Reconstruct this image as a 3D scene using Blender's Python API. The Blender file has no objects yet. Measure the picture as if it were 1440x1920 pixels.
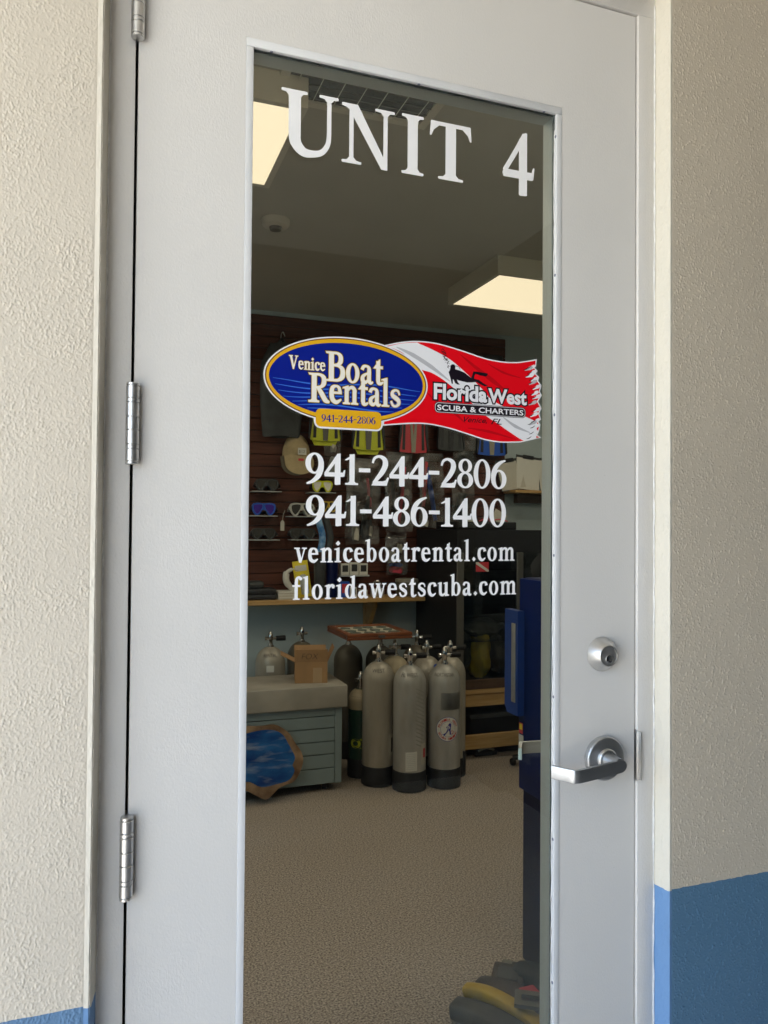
import bpy, bmesh, math, random
import numpy as np
from math import sin, cos, pi, radians
from mathutils import Vector, Matrix
from mathutils.geometry import tessellate_polygon
random.seed(7)
S = bpy.context.scene
COL = S.collection

# ------------------------------------------------------------ camera, world, sun, exposure
cam_d = bpy.data.cameras.new('camera'); cam = bpy.data.objects.new('camera', cam_d); COL.objects.link(cam)
CR = Vector((0.93932353, -0.34294038, 0.00794951)); CU = Vector((-0.01381926, -0.01467562, 0.99979681)); CF = Vector((0.34275403, 0.93924253, 0.01852433))
M = Matrix((CR, CU, -CF)).transposed().to_4x4(); M.translation = Vector((-0.0396, -1.2116, 1.4585))
cam.matrix_world = M
cam_d.sensor_fit = 'VERTICAL'; cam_d.sensor_height = 24.0; cam_d.lens = 1445.73 / 1920 * 24.0
cam_d.clip_start = 0.02; cam_d.clip_end = 2000
S.camera = cam

SUN_EL, SUN_AZ = radians(58), radians(-97)      # azimuth measured from -Y (front) towards -X (left)
sun_from = Vector((-sin(-SUN_AZ) * cos(SUN_EL), -cos(SUN_AZ) * cos(SUN_EL), sin(SUN_EL)))
world = bpy.data.worlds.new('World'); S.world = world; world.use_nodes = True
wn = world.node_tree; bg = wn.nodes['Background']
sky = wn.nodes.new('ShaderNodeTexSky'); sky.sky_type = 'NISHITA'; sky.sun_disc = False
sky.sun_elevation = SUN_EL; sky.sun_rotation = math.atan2(sun_from.x, sun_from.y)
wn.links.new(sky.outputs[0], bg.inputs[0]); bg.inputs[1].default_value = 0.12
sun_d = bpy.data.lights.new('sun', 'SUN'); sun_d.energy = 4.0; sun_d.angle = radians(0.5); sun_d.color = (1.0, 0.95, 0.87)
sun = bpy.data.objects.new('sun', sun_d); COL.objects.link(sun)
sun.rotation_euler = (-sun_from).to_track_quat('-Z', 'Y').to_euler()
vs = S.view_settings; vs.view_transform = 'Standard'; vs.look = 'None'; vs.exposure = 2.66; vs.gamma = 1.0; vs.use_curve_mapping = False
S.render.engine = 'CYCLES'
cy = S.cycles
cy.use_denoising = True; cy.transparent_max_bounces = 24; cy.max_bounces = 10; cy.diffuse_bounces = 6
cy.caustics_reflective = False; cy.caustics_refractive = False; cy.sample_clamp_indirect = 6.0

# ------------------------------------------------------------ materials
def _n(nt, t, **k):
    n = nt.nodes.new(t)
    for a, v in k.items(): setattr(n, a, v)
    return n
def mat(name, col, rough=.5, metal=0., var=0., vscale=8., bump=0., bscale=200., bdist=.001, col2=None, spec=.5, stretch=None, detail=3., ramp=(.35, .65), coat=0.):
    m = bpy.data.materials.new(name); m.use_nodes = True; nt = m.node_tree; b = nt.nodes['Principled BSDF']
    b.inputs['Base Color'].default_value = (*col, 1); b.inputs['Roughness'].default_value = rough; b.inputs['Metallic'].default_value = metal
    b.inputs['Specular IOR Level'].default_value = spec; b.inputs['Coat Weight'].default_value = coat
    tc = _n(nt, 'ShaderNodeTexCoord'); co = tc.outputs['Object']
    if stretch:
        mp = _n(nt, 'ShaderNodeMapping'); mp.inputs['Scale'].default_value = stretch; nt.links.new(co, mp.inputs[0]); co = mp.outputs[0]
    if var > 0 or col2:
        no = _n(nt, 'ShaderNodeTexNoise'); no.inputs['Scale'].default_value = vscale; no.inputs['Detail'].default_value = detail; nt.links.new(co, no.inputs['Vector'])
        r = _n(nt, 'ShaderNodeValToRGB'); r.color_ramp.elements[0].position, r.color_ramp.elements[1].position = ramp
        c2 = col2 or tuple(min(1, c * (1 + var)) for c in col); c1 = col if col2 else tuple(c * (1 - var) for c in col)
        r.color_ramp.elements[0].color = (*c1, 1); r.color_ramp.elements[1].color = (*c2, 1)
        nt.links.new(no.outputs['Fac'], r.inputs[0]); nt.links.new(r.outputs[0], b.inputs['Base Color'])
    if bump > 0:
        no = _n(nt, 'ShaderNodeTexNoise'); no.inputs['Scale'].default_value = bscale; no.inputs['Detail'].default_value = 3; nt.links.new(co, no.inputs['Vector'])
        bp = _n(nt, 'ShaderNodeBump'); bp.inputs['Strength'].default_value = bump; bp.inputs['Distance'].default_value = bdist
        nt.links.new(no.outputs['Fac'], bp.inputs['Height']); nt.links.new(bp.outputs[0], b.inputs['Normal'])
    return m
def stucco(name, cream, blue, line_z, tex, smooth=False, wob=.0012, rough=.55, dirt=.55):
    m = bpy.data.materials.new(name); m.use_nodes = True; nt = m.node_tree; b = nt.nodes['Principled BSDF']; L = nt.links
    tc = _n(nt, 'ShaderNodeTexCoord'); co = tc.outputs['Object']
    sp = _n(nt, 'ShaderNodeSeparateXYZ'); L.new(co, sp.inputs[0])
    wn_ = _n(nt, 'ShaderNodeTexNoise'); wn_.inputs['Scale'].default_value = 60; L.new(co, wn_.inputs['Vector'])
    ma = _n(nt, 'ShaderNodeMath', operation='MULTIPLY_ADD'); ma.inputs[1].default_value = wob * 2; L.new(wn_.outputs['Fac'], ma.inputs[0]); L.new(sp.outputs['Z'], ma.inputs[2])
    gt = _n(nt, 'ShaderNodeMath', operation='LESS_THAN'); gt.inputs[1].default_value = line_z + wob; L.new(ma.outputs[0], gt.inputs[0])
    big = _n(nt, 'ShaderNodeTexNoise'); big.inputs['Scale'].default_value = 3.0; big.inputs['Detail'].default_value = 4; L.new(co, big.inputs['Vector'])
    mx = _n(nt, 'ShaderNodeMix', data_type='RGBA'); mx.inputs['A'].default_value = (*cream, 1); mx.inputs['B'].default_value = (*blue, 1); L.new(gt.outputs[0], mx.inputs['Factor'])
    hs = _n(nt, 'ShaderNodeHueSaturation'); mr = _n(nt, 'ShaderNodeMapRange'); mr.inputs['To Min'].default_value = .93; mr.inputs['To Max'].default_value = 1.07
    L.new(big.outputs['Fac'], mr.inputs[0]); L.new(mr.outputs[0], hs.inputs['Value']); L.new(mx.outputs['Result'], hs.inputs['Color'])
    # small specks of dirt
    vo = _n(nt, 'ShaderNodeTexVoronoi'); vo.inputs['Scale'].default_value = 55; L.new(co, vo.inputs['Vector'])
    sk = _n(nt, 'ShaderNodeMath', operation='LESS_THAN'); sk.inputs[1].default_value = .045; L.new(vo.outputs['Distance'], sk.inputs[0])
    sn = _n(nt, 'ShaderNodeTexNoise'); sn.inputs['Scale'].default_value = 14; L.new(co, sn.inputs['Vector'])
    sg = _n(nt, 'ShaderNodeMath', operation='GREATER_THAN'); sg.inputs[1].default_value = .62; L.new(sn.outputs['Fac'], sg.inputs[0])
    sm = _n(nt, 'ShaderNodeMath', operation='MULTIPLY'); L.new(sk.outputs[0], sm.inputs[0]); L.new(sg.outputs[0], sm.inputs[1])
    sm2 = _n(nt, 'ShaderNodeMath', operation='MULTIPLY'); sm2.inputs[1].default_value = dirt if smooth else .0; L.new(sm.outputs[0], sm2.inputs[0])
    m2 = _n(nt, 'ShaderNodeMix', data_type='RGBA'); m2.inputs['B'].default_value = (.12, .10, .08, 1); L.new(sm2.outputs[0], m2.inputs['Factor']); L.new(hs.outputs[0], m2.inputs['A'])
    L.new(m2.outputs['Result'], b.inputs['Base Color'])
    b.inputs['Roughness'].default_value = rough; b.inputs['Specular IOR Level'].default_value = .4
    n1 = _n(nt, 'ShaderNodeTexNoise'); n1.inputs['Scale'].default_value = 210 * tex[1]; n1.inputs['Detail'].default_value = 1.2; n1.inputs['Roughness'].default_value = .55
    mp = _n(nt, 'ShaderNodeMapping'); mp.inputs['Scale'].default_value = (1.0, 1.0, .62); L.new(co, mp.inputs[0]); L.new(mp.outputs[0], n1.inputs['Vector'])
    rp = _n(nt, 'ShaderNodeMapRange'); rp.inputs['From Min'].default_value = tex[2]; rp.inputs['From Max'].default_value = .8; rp.interpolation_type = 'SMOOTHSTEP'; L.new(n1.outputs['Fac'], rp.inputs[0])
    n2 = _n(nt, 'ShaderNodeTexNoise'); n2.inputs['Scale'].default_value = 120; n2.inputs['Detail'].default_value = 2; L.new(mp.outputs[0], n2.inputs['Vector'])
    ad = _n(nt, 'ShaderNodeMath', operation='MULTIPLY_ADD'); ad.inputs[1].default_value = .55; L.new(n2.outputs['Fac'], ad.inputs[0]); L.new(rp.outputs[0], ad.inputs[2])
    bp = _n(nt, 'ShaderNodeBump'); bp.inputs['Strength'].default_value = 1.0; bp.inputs['Distance'].default_value = tex[0]
    L.new(ad.outputs[0], bp.inputs['Height']); L.new(bp.outputs[0], b.inputs['Normal'])
    return m
def glassmat(name, tint, ior=1.38, gloss_rough=0., haze=0.):
    m = bpy.data.materials.new(name); m.use_nodes = True; nt = m.node_tree; L = nt.links
    nt.nodes.remove(nt.nodes['Principled BSDF']); out = nt.nodes['Material Output']
    tr = _n(nt, 'ShaderNodeBsdfTransparent'); tr.inputs[0].default_value = (*tint, 1)
    gl = _n(nt, 'ShaderNodeBsdfGlossy'); gl.inputs['Roughness'].default_value = gloss_rough
    fr = _n(nt, 'ShaderNodeFresnel'); fr.inputs[0].default_value = ior
    mx = _n(nt, 'ShaderNodeMixShader'); L.new(fr.outputs[0], mx.inputs[0]); L.new(tr.outputs[0], mx.inputs[1]); L.new(gl.outputs[0], mx.inputs[2])
    last = mx
    if haze > 0:
        df = _n(nt, 'ShaderNodeBsdfDiffuse'); df.inputs[0].default_value = (.8, .8, .8, 1)
        tc = _n(nt, 'ShaderNodeTexCoord'); no = _n(nt, 'ShaderNodeTexNoise'); no.inputs['Scale'].default_value = 9; no.inputs['Detail'].default_value = 6; L.new(tc.outputs['Object'], no.inputs['Vector'])
        mr = _n(nt, 'ShaderNodeMapRange'); mr.inputs['From Min'].default_value = .4; mr.inputs['From Max'].default_value = .8; mr.inputs['To Max'].default_value = haze; L.new(no.outputs['Fac'], mr.inputs[0])
        m2 = _n(nt, 'ShaderNodeMixShader'); L.new(mr.outputs[0], m2.inputs[0]); L.new(mx.outputs[0], m2.inputs[1]); L.new(df.outputs[0], m2.inputs[2]); last = m2
    L.new(last.outputs[0], out.inputs[0])
    return m
def emitmat(name, col, st):
    m = bpy.data.materials.new(name); m.use_nodes = True; nt = m.node_tree; b = nt.nodes['Principled BSDF']
    b.inputs['Base Color'].default_value = (.0, .0, .0, 1); b.inputs['Specular IOR Level'].default_value = 0; b.inputs['Emission Color'].default_value = (*col, 1); b.inputs['Emission Strength'].default_value = st
    return m
MAT = {}
MAT['stucco_left'] = stucco('stucco_left', (.645, .585, .49), (.125, .235, .385), .779, (.0014, 1.35, .36))
MAT['stucco_right'] = stucco('stucco_right', (.61, .54, .435), (.104, .212, .330), .7865, (.0026, 1.15, .50), rough=.36)  # same paint as the left wall; part of its shade is in the colour
MAT['stucco_left_coat'] = stucco('stucco_left_coat', (.645, .585, .49), (.125, .235, .385), .779, (.00006, 4., .3))
MAT['stucco_right_coat'] = stucco('stucco_right_coat', (.61, .54, .435), (.104, .212, .330), .7865, (.00005, 4., .3), rough=.34, wob=.0022)
MAT['plaster_smooth'] = stucco('plaster_smooth', (.70, .66, .565), (.15, .29, .52), .785, (.0005, .5, .45), True, .0035)
MAT['plaster_left_return'] = stucco('plaster_left_return', (.74, .69, .59), (.15, .29, .52), .776, (.0005, .5, .45), True, .004)
MAT['door_paint'] = stucco('door_paint', (.755, .738, .71), (.755, .738, .71), -9, (.00010, 1.6, .35), True, rough=.40, dirt=.22)
MAT['frame_paint'] = stucco('frame_paint', (.74, .72, .69), (.74, .72, .69), -9, (.00018, 1.2, .35), True, rough=.42, dirt=.35)
MAT['stop_paint'] = mat('stop_paint', (.74, .75, .76), .35, var=.03, vscale=10)
MAT['reveal_white'] = mat('reveal_white', (.84, .85, .85), .5)
MAT['caulk'] = mat('caulk', (.80, .80, .79), .5, var=.1, vscale=60, bump=.6, bscale=120, bdist=.002)
MAT['gap_black'] = mat('gap_black', (.012, .012, .014), .7)
MAT['spacer'] = mat('spacer', (.30, .34, .33), .5, var=.35, vscale=45)
MAT['glass'] = glassmat('glass', (.948, .982, .974), haze=.0008)
MAT['case_glass'] = glassmat('case_glass', (.90, .92, .91))
MAT['steel'] = mat('steel', (.70, .69, .67), .40, 1., var=.07, vscale=30, stretch=(1, 1, .05), bump=.06, bscale=500, bdist=.0004)
MAT['steel_dark'] = mat('steel_dark', (.55, .54, .52), .52, 1., var=.06, vscale=40, bump=.05, bscale=600, bdist=.0003)
MAT['steel_lever'] = mat('steel_lever', (.52, .53, .54), .42, 1., var=.06, vscale=60, stretch=(.1, .1, 1))
MAT['chrome'] = mat('chrome', (.75, .75, .76), .10, 1.)
MAT['screw'] = mat('screw', (.25, .27, .36), .35, .8)
MAT['vinyl_white'] = mat('vinyl_white', (.94, .94, .95), .40, spec=.3)
MAT['carpet'] = mat('carpet', (.100, .079, .065), 1.0, col2=(.56, .470, .390), vscale=150, detail=4.0, ramp=(.32, .66), bump=.9, bscale=190, bdist=.004, spec=.1)
MAT['ceiling_paint'] = mat('ceiling_paint', (.50, .49, .44), .9, var=.03, vscale=3, bump=.2, bscale=150, bdist=.001)
MAT['wall_paint'] = mat('wall_paint', (.38, .44, .455), .75, var=.03, vscale=3, bump=.2, bscale=120, bdist=.001)
MAT['concrete'] = mat('concrete', (.42, .41, .39), .85, var=.15, vscale=2.2, bump=.3, bscale=90, bdist=.003, detail=6)
MAT['ground'] = mat('ground', (.40, .38, .34), .95, var=.2, vscale=.6, detail=7)
MAT['dark_blocker'] = mat('dark_blocker', (.028, .028, .027), .7, var=.1, vscale=3)  # very dark, so the added walls bounce and mirror little light
MAT['soffit'] = mat('soffit', (.72, .69, .62), .8, var=.03, vscale=4)
MAT['slat'] = mat('slat', (.055, .016, .009), .5, spec=.3, col2=(.095, .029, .016), vscale=5, stretch=(1, 1, 14), detail=5)
MAT['pine'] = mat('pine', (.40, .23, .08), .5, col2=(.50, .31, .12), vscale=6, stretch=(1, 4, 14), detail=5)
MAT['pine_z'] = mat('pine_z', (.40, .23, .08), .5, col2=(.50, .31, .12), vscale=6, stretch=(14, 4, 1), detail=5)
MAT['black'] = mat('black', (.010, .010, .012), .5, spec=.3)
MAT['rubber'] = mat('rubber', (.012, .013, .017), .55, var=.3, vscale=20)
MAT['charcoal'] = mat('charcoal', (.03, .033, .034), .6, var=.25, vscale=12)
MAT['tank'] = mat('tank', (.27, .24, .195), .40, .22, col2=(.42, .385, .33), vscale=9, stretch=(1, 1, .28), ramp=(.30, .62), detail=8, bump=.1, bscale=90, bdist=.001)
MAT['tank_grey'] = mat('tank_grey', (.27, .255, .235), .38, .22, col2=(.42, .405, .38), vscale=10, stretch=(1, 1, .28), ramp=(.30, .60), detail=8, bump=.1, bscale=90, bdist=.001)
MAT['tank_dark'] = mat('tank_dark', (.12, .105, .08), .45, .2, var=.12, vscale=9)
MAT['faded'] = mat('faded', (.27, .262, .245), .45)
MAT['tank_tan'] = mat('tank_tan', (.42, .35, .24), .5, .1, var=.08, vscale=9)
MAT['tank_green'] = mat('tank_green', (.012, .05, .03), .4, .1, var=.15, vscale=9)
MAT['dark_alu'] = mat('dark_alu', (.13, .125, .115), .45, .6)
MAT['cart_paint'] = mat('cart_paint', (.21, .27, .285), .55, var=.06, vscale=6, bump=.1, bscale=60)
MAT['slab'] = mat('slab', (.34, .315, .275), .7, var=.16, vscale=5, detail=7, bump=.25, bscale=60, bdist=.002)
MAT['cardboard'] = mat('cardboard', (.36, .21, .10), .85, var=.07, vscale=10)
MAT['cardboard_in'] = mat('cardboard_in', (.34, .20, .10), .9, var=.07, vscale=10)
MAT['tape'] = mat('tape', (.44, .30, .17), .35)
MAT['ink'] = mat('ink', (.02, .02, .022), .6)
MAT['cherry'] = mat('cherry', (.16, .05, .02), .35, col2=(.23, .075, .03), vscale=8, stretch=(1, 1, 10))
MAT['cream'] = mat('cream', (.55, .52, .42), .7, var=.05)
MAT['sage'] = mat('sage', (.13, .15, .13), .6, var=.3, vscale=30)
MAT['bark'] = mat('bark', (.10, .048, .022), .6, col2=(.38, .25, .15), vscale=11, detail=6, bump=.5, bscale=30, bdist=.004)
MAT['paper'] = mat('paper', (.62, .60, .55), .8, var=.03)
MAT['paper_dim'] = mat('paper_dim', (.47, .44, .38), .8, var=.05)
MAT['yellow'] = mat('yellow', (.55, .58, .02), .4, var=.06, vscale=15)
MAT['pack_yellow'] = mat('pack_yellow', (.75, .60, .03), .45)
MAT['yellow_fin'] = mat('yellow_fin', (.50, .33, .02), .55, var=.15, vscale=14)
MAT['red'] = mat('red', (.50, .035, .05), .4)
MAT['pink'] = mat('pink', (.62, .06, .10), .5)
MAT['blue'] = mat('blue', (.015, .08, .42), .35)
MAT['tan'] = mat('tan', (.38, .29, .16), .9, var=.08, vscale=30, bump=.3, bscale=300)
MAT['tan_dark'] = mat('tan_dark', (.12, .10, .07), .9, var=.1, vscale=30)
MAT['grey_light'] = mat('grey_light', (.50, .50, .47), .5)
MAT['fin_grey'] = mat('fin_grey', (.26, .24, .19), .5, var=.08)
MAT['ledge'] = mat('ledge', (.42, .43, .43), .3)
MAT['mirror_purple'] = mat('mirror_purple', (.10, .06, .62), .06, .9)
MAT['lens'] = mat('lens', (.02, .022, .024), .06, spec=.8)
MAT['lens_white'] = mat('lens_white', (.72, .70, .66), .3)
MAT['silicone'] = mat('silicone', (.42, .42, .39), .35, spec=.5)
MAT['bag'] = glassmat('bag', (.86, .86, .85), 1.5, .10, haze=.24)
MAT['machine_blue'] = mat('machine_blue', (.001, .010, .088), .45, spec=.12, var=.08, vscale=3)
MAT['machine_navy'] = mat('machine_navy', (.001, .004, .045), .45, spec=.12, var=.2, vscale=4)
MAT['handle_blue'] = mat('handle_blue', (.006, .036, .20), .4)
MAT['wet_blue'] = mat('wet_blue', (.04, .16, .40), .15, col2=(.30, .5, .75), vscale=22)
MAT['fin_brown'] = mat('fin_brown', (.055, .038, .027), .6, var=.25, vscale=14)
MAT['fin_dust'] = mat('fin_dust', (.060, .057, .050), .65, var=.3, vscale=16)
MAT['fin_pale'] = mat('fin_pale', (.15, .14, .115), .65, var=.2, vscale=14)
MAT['detector'] = mat('detector', (.62, .60, .54), .6)
MAT['fixture'] = mat('fixture', (.70, .68, .60), .5)
MAT['diffuser'] = emitmat('diffuser', (1.0, .74, .50), .215)
MAT['wood_panel'] = mat('wood_panel', (.07, .035, .018), .5, var=.2, vscale=6, stretch=(1, 1, 8))
MAT['logo_blue'] = mat('logo_blue', (.004, .014, .24), .30, spec=.2)
MAT['logo_wave'] = mat('logo_wave', (.04, .15, .62), .30, spec=.2)
MAT['logo_gold'] = mat('logo_gold', (.78, .42, .015), .30, spec=.2)
MAT['logo_brown'] = mat('logo_brown', (.20, .085, .025), .30, spec=.2)
MAT['logo_cream'] = mat('logo_cream', (.88, .84, .74), .30, spec=.2)
MAT['logo_edge'] = mat('logo_edge', (.62, .42, .12), .30, spec=.2)
MAT['logo_black'] = mat('logo_black', (.012, .008, .014), .30, spec=.2)
MAT['logo_red'] = mat('logo_red', (.80, .004, .012), .30, spec=.2)
MAT['logo_red_dark'] = mat('logo_red_dark', (.55, .004, .010), .30, spec=.2)
MAT['logo_white'] = mat('logo_white', (.84, .84, .87), .30, spec=.2)
MAT['logo_grey'] = mat('logo_grey', (.50, .50, .53), .30, spec=.2)
MAT['badge_blue'] = mat('badge_blue', (.03, .03, .25), .4)
MAT['badge_red'] = mat('badge_red', (.45, .05, .06), .4)
def resin():
    m = mat('resin', (.006, .04, .20), .18, col2=(.03, .15, .42), vscale=5, stretch=(1, 1, 2.4), detail=4, coat=.6)
    nt = m.node_tree; b = nt.nodes['Principled BSDF']; L = nt.links
    src = b.inputs['Base Color'].links[0].from_socket
    tc = _n(nt, 'ShaderNodeTexCoord'); mp = _n(nt, 'ShaderNodeMapping'); mp.inputs['Scale'].default_value = (3, 1, 14); mp.inputs['Rotation'].default_value = (0, .35, 0); L.new(tc.outputs['Object'], mp.inputs[0])
    no = _n(nt, 'ShaderNodeTexNoise'); no.inputs['Scale'].default_value = 2.2; no.inputs['Detail'].default_value = 6; L.new(mp.outputs[0], no.inputs['Vector'])
    mr = _n(nt, 'ShaderNodeMapRange'); mr.inputs['From Min'].default_value = .52; mr.inputs['From Max'].default_value = .75; mr.inputs['To Max'].default_value = .7; L.new(no.outputs['Fac'], mr.inputs[0])
    mx = _n(nt, 'ShaderNodeMix', data_type='RGBA'); mx.inputs['B'].default_value = (.40, .44, .52, 1); L.new(mr.outputs[0], mx.inputs['Factor']); L.new(src, mx.inputs['A']); L.new(mx.outputs['Result'], b.inputs['Base Color'])
    return m
MAT['resin'] = resin()

# ------------------------------------------------------------ mesh helpers
class MB:
    def __init__(s): s.v = []; s.f = []; s.mi = []; s.sm = []; s.cur = 0; s.smooth = False
    def _add(s, vs, fs, smooth=None):
        o = len(s.v); s.v += [tuple(x) for x in vs]
        for f in fs: s.f.append(tuple(o + i for i in f)); s.mi.append(s.cur); s.sm.append(s.smooth if smooth is None else smooth)
    def box(s, x0, x1, y0, y1, z0, z1, T=None):
        v = [Vector((x, y, z)) for z in (z0, z1) for y in (y0, y1) for x in (x0, x1)]
        if T: v = [T @ a for a in v]
        s._add(v, [(0, 2, 3, 1), (4, 5, 7, 6), (0, 1, 5, 4), (2, 6, 7, 3), (0, 4, 6, 2), (1, 3, 7, 5)], False); return s
    def bbox(s, x0, x1, y0, y1, z0, z1, bev=.004, seg=2, T=None):
        bm = bmesh.new(); bmesh.ops.create_cube(bm, size=1)
        for v in bm.verts: v.co = Vector(((x0 + x1) / 2 + v.co.x * (x1 - x0), (y0 + y1) / 2 + v.co.y * (y1 - y0), (z0 + z1) / 2 + v.co.z * (z1 - z0)))
        bmesh.ops.bevel(bm, geom=bm.edges[:], offset=bev, segments=seg, profile=.5, affect='EDGES')
        bm.verts.index_update(); s._add([(T @ v.co if T else v.co.copy()) for v in bm.verts], [tuple(v.index for v in f.verts) for f in bm.faces], seg > 1); bm.free(); return s
    def lathe(s, prof, c=(0, 0, 0), axis='Z', n=32, cap0=True, cap1=True, T=None, arc=2 * pi):
        vs = []; fs = []; k = len(prof)
        for i in range(n):
            a = arc * i / n
            for r, h in prof:
                x, y = r * cos(a), r * sin(a)
                p = (x, y, h) if axis == 'Z' else ((x, h, y) if axis == 'Y' else (h, x, y))
                p = Vector(p) + Vector(c); vs.append(T @ p if T else p)
        for i in range(n):
            j = (i + 1) % n
            for q in range(k - 1): fs.append((i * k + q, j * k + q, j * k + q + 1, i * k + q + 1))
        sm = len(vs); s._add(vs, fs, True)
        if cap0: s._add([vs[i * k] for i in range(n)], [tuple(range(n))[::-1]], False)
        if cap1: s._add([vs[i * k + k - 1] for i in range(n)], [tuple(range(n))], False)
        return s
    def cyl(s, a, b, r0, r1=None, n=16, caps=True):
        a = Vector(a); b = Vector(b); r1 = r0 if r1 is None else r1; d = (b - a); L = d.length; q = d.to_track_quat('Z', 'Y').to_matrix().to_4x4(); q.translation = a
        return s.lathe([(r0, 0), (r1, L)], n=n, T=q, cap0=caps, cap1=caps)
    def tube(s, pts, r, n=8, closed=False):
        pts = [Vector(p) for p in pts]; rr = r if isinstance(r, (list, tuple)) else [r] * len(pts); vs = []; fs = []; m = len(pts)
        up = None
        for i, p in enumerate(pts):
            d = (pts[(i + 1) % m] - pts[i - 1]) if closed else (pts[min(i + 1, m - 1)] - pts[max(i - 1, 0)])
            d.normalize()
            if up is None: up = d.orthogonal().normalized()
            up = (up - d * up.dot(d)); up = up.normalized() if up.length > 1e-6 else d.orthogonal().normalized()
            w = d.cross(up)
            for k in range(n): vs.append(p + (up * cos(2 * pi * k / n) + w * sin(2 * pi * k / n)) * rr[i])
        for i in range(m if closed else m - 1):
            j = (i + 1) % m
            for k in range(n): fs.append((i * n + k, i * n + (k + 1) % n, j * n + (k + 1) % n, j * n + k))
        s._add(vs, fs, True)
        if not closed: s._add(vs[:n], [tuple(range(n))[::-1]], False); s._add(vs[-n:], [tuple(range(n))], False)
        return s
    def prism(s, pts, y0, y1, holes=(), T=None, axis='Y', sides=True, smooth_side=False):
        """outline in (x,z) extruded along y (or other axis); y0 is the face nearest -Y"""
        loops = [pts] + list(holes)
        def P(u, w, h):
            q = Vector((u, h, w)) if axis == 'Y' else (Vector((u, w, h)) if axis == 'Z' else Vector((h, u, w)))
            return T @ q if T else q
        flat = [p for lp in loops for p in lp]
        tri = tessellate_polygon([[Vector((p[0], p[1], 0)) for p in lp] for lp in loops])
        nf = len(flat)
        fa = []; fb = []
        for t in tri:
            a, b, c = (flat[i] for i in t)
            cr = (b[0] - a[0]) * (c[1] - a[1]) - (b[1] - a[1]) * (c[0] - a[0])
            if abs(cr) < 1e-14: continue
            t = t if cr > 0 else (t[0], t[2], t[1])
            if axis == 'Z': t = (t[0], t[2], t[1])
            elif axis == 'X': t = (t[0], t[2], t[1])
            fa.append(t); fb.append(t[::-1])
        s._add([P(p[0], p[1], y0) for p in flat], fa, False)
        if y1 is not None:
            s._add([P(p[0], p[1], y1) for p in flat], fb, False)
            if sides:
                for lp in loops:
                    n = len(lp); vs = [P(p[0], p[1], y0) for p in lp] + [P(p[0], p[1], y1) for p in lp]
                    s._add(vs, [(i, (i + 1) % n, n + (i + 1) % n, n + i) for i in range(n)], smooth_side)
        return s
    def grid(s, nu, nv, fn, smooth=True):
        vs = [Vector(fn(i / (nu - 1), j / (nv - 1))) for i in range(nu) for j in range(nv)]
        s._add(vs, [(i * nv + j, (i + 1) * nv + j, (i + 1) * nv + j + 1, i * nv + j + 1) for i in range(nu - 1) for j in range(nv - 1)], smooth); return s
    def ring_frame(s, x0, x1, z0, z1, a0, a1, c0, c1, y0, y1):
        """rectangular slab x0..x1, z0..z1 with opening a0..a1, c0..c1, thickness y0..y1"""
        o = [(x0, z0), (x1, z0), (x1, z1), (x0, z1)]; h = [(a0, c0), (a1, c0), (a1, c1), (a0, c1)]
        vs = [(p[0], y, p[1]) for y in (y0, y1) for lp in (o, h) for p in lp]; fs = []
        for i in range(4):
            j = (i + 1) % 4
            fs += [(i, j, 4 + j, 4 + i), (8 + j, 8 + i, 12 + i, 12 + j), (j, i, 8 + i, 8 + j), (4 + i, 4 + j, 12 + j, 12 + i)]
        s._add(vs, fs, False); return s
    def obj(s, name, mats, parent=None, recalc=True, autosmooth=None):
        mats = mats if isinstance(mats, (list, tuple)) else [mats]
        off = Vector((0, 0, 0)); q = parent
        while q is not None: off += q.location; q = q.parent
        me = bpy.data.meshes.new(name); me.from_pydata([tuple(Vector(v) - off) for v in s.v], [], s.f)
        for m in mats: me.materials.append(MAT[m])
        me.polygons.foreach_set('material_index', s.mi); me.polygons.foreach_set('use_smooth', s.sm)
        if recalc:
            bm = bmesh.new(); bm.from_mesh(me); bmesh.ops.remove_doubles(bm, verts=bm.verts, dist=1e-6); bmesh.ops.recalc_face_normals(bm, faces=bm.faces); bm.to_mesh(me); bm.free()
            try: me.set_sharp_from_angle(angle=radians(38))
            except Exception: pass
        me.update()
        o = bpy.data.objects.new(name, me); COL.objects.link(o)
        if parent is not None: o.parent = parent
        return o
def tag(o, label=None, cat=None, group=None, kind=None):
    if label: o['label'] = label
    if cat: o['category'] = cat
    if group: o['group'] = group
    if kind: o['kind'] = kind
    return o
def thing(name, label, cat, loc=(0, 0, 0), group=None):
    o = bpy.data.objects.new(name, None); o.empty_display_size = .05; COL.objects.link(o); o.location = loc
    return tag(o, label, cat, group)
def struct(name, mb, m): return tag(mb.obj(name, m), kind='structure')
def catmull(pts, n=8, closed=False):
    out = []; m = len(pts); P = [Vector(p) for p in pts]
    for i in range(m if closed else m - 1):
        if closed: p0, p1, p2, p3 = P[i - 1], P[i], P[(i + 1) % m], P[(i + 2) % m]
        else: p0, p1, p2, p3 = P[max(i - 1, 0)], P[i], P[i + 1], P[min(i + 2, m - 1)]
        for k in range(n):
            t = k / n; out.append(.5 * ((2 * p1) + (p2 - p0) * t + (2 * p0 - 5 * p1 + 4 * p2 - p3) * t * t + (3 * p1 - p0 - 3 * p2 + p3) * t ** 3))
    if not closed: out.append(P[-1])
    return out

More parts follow.
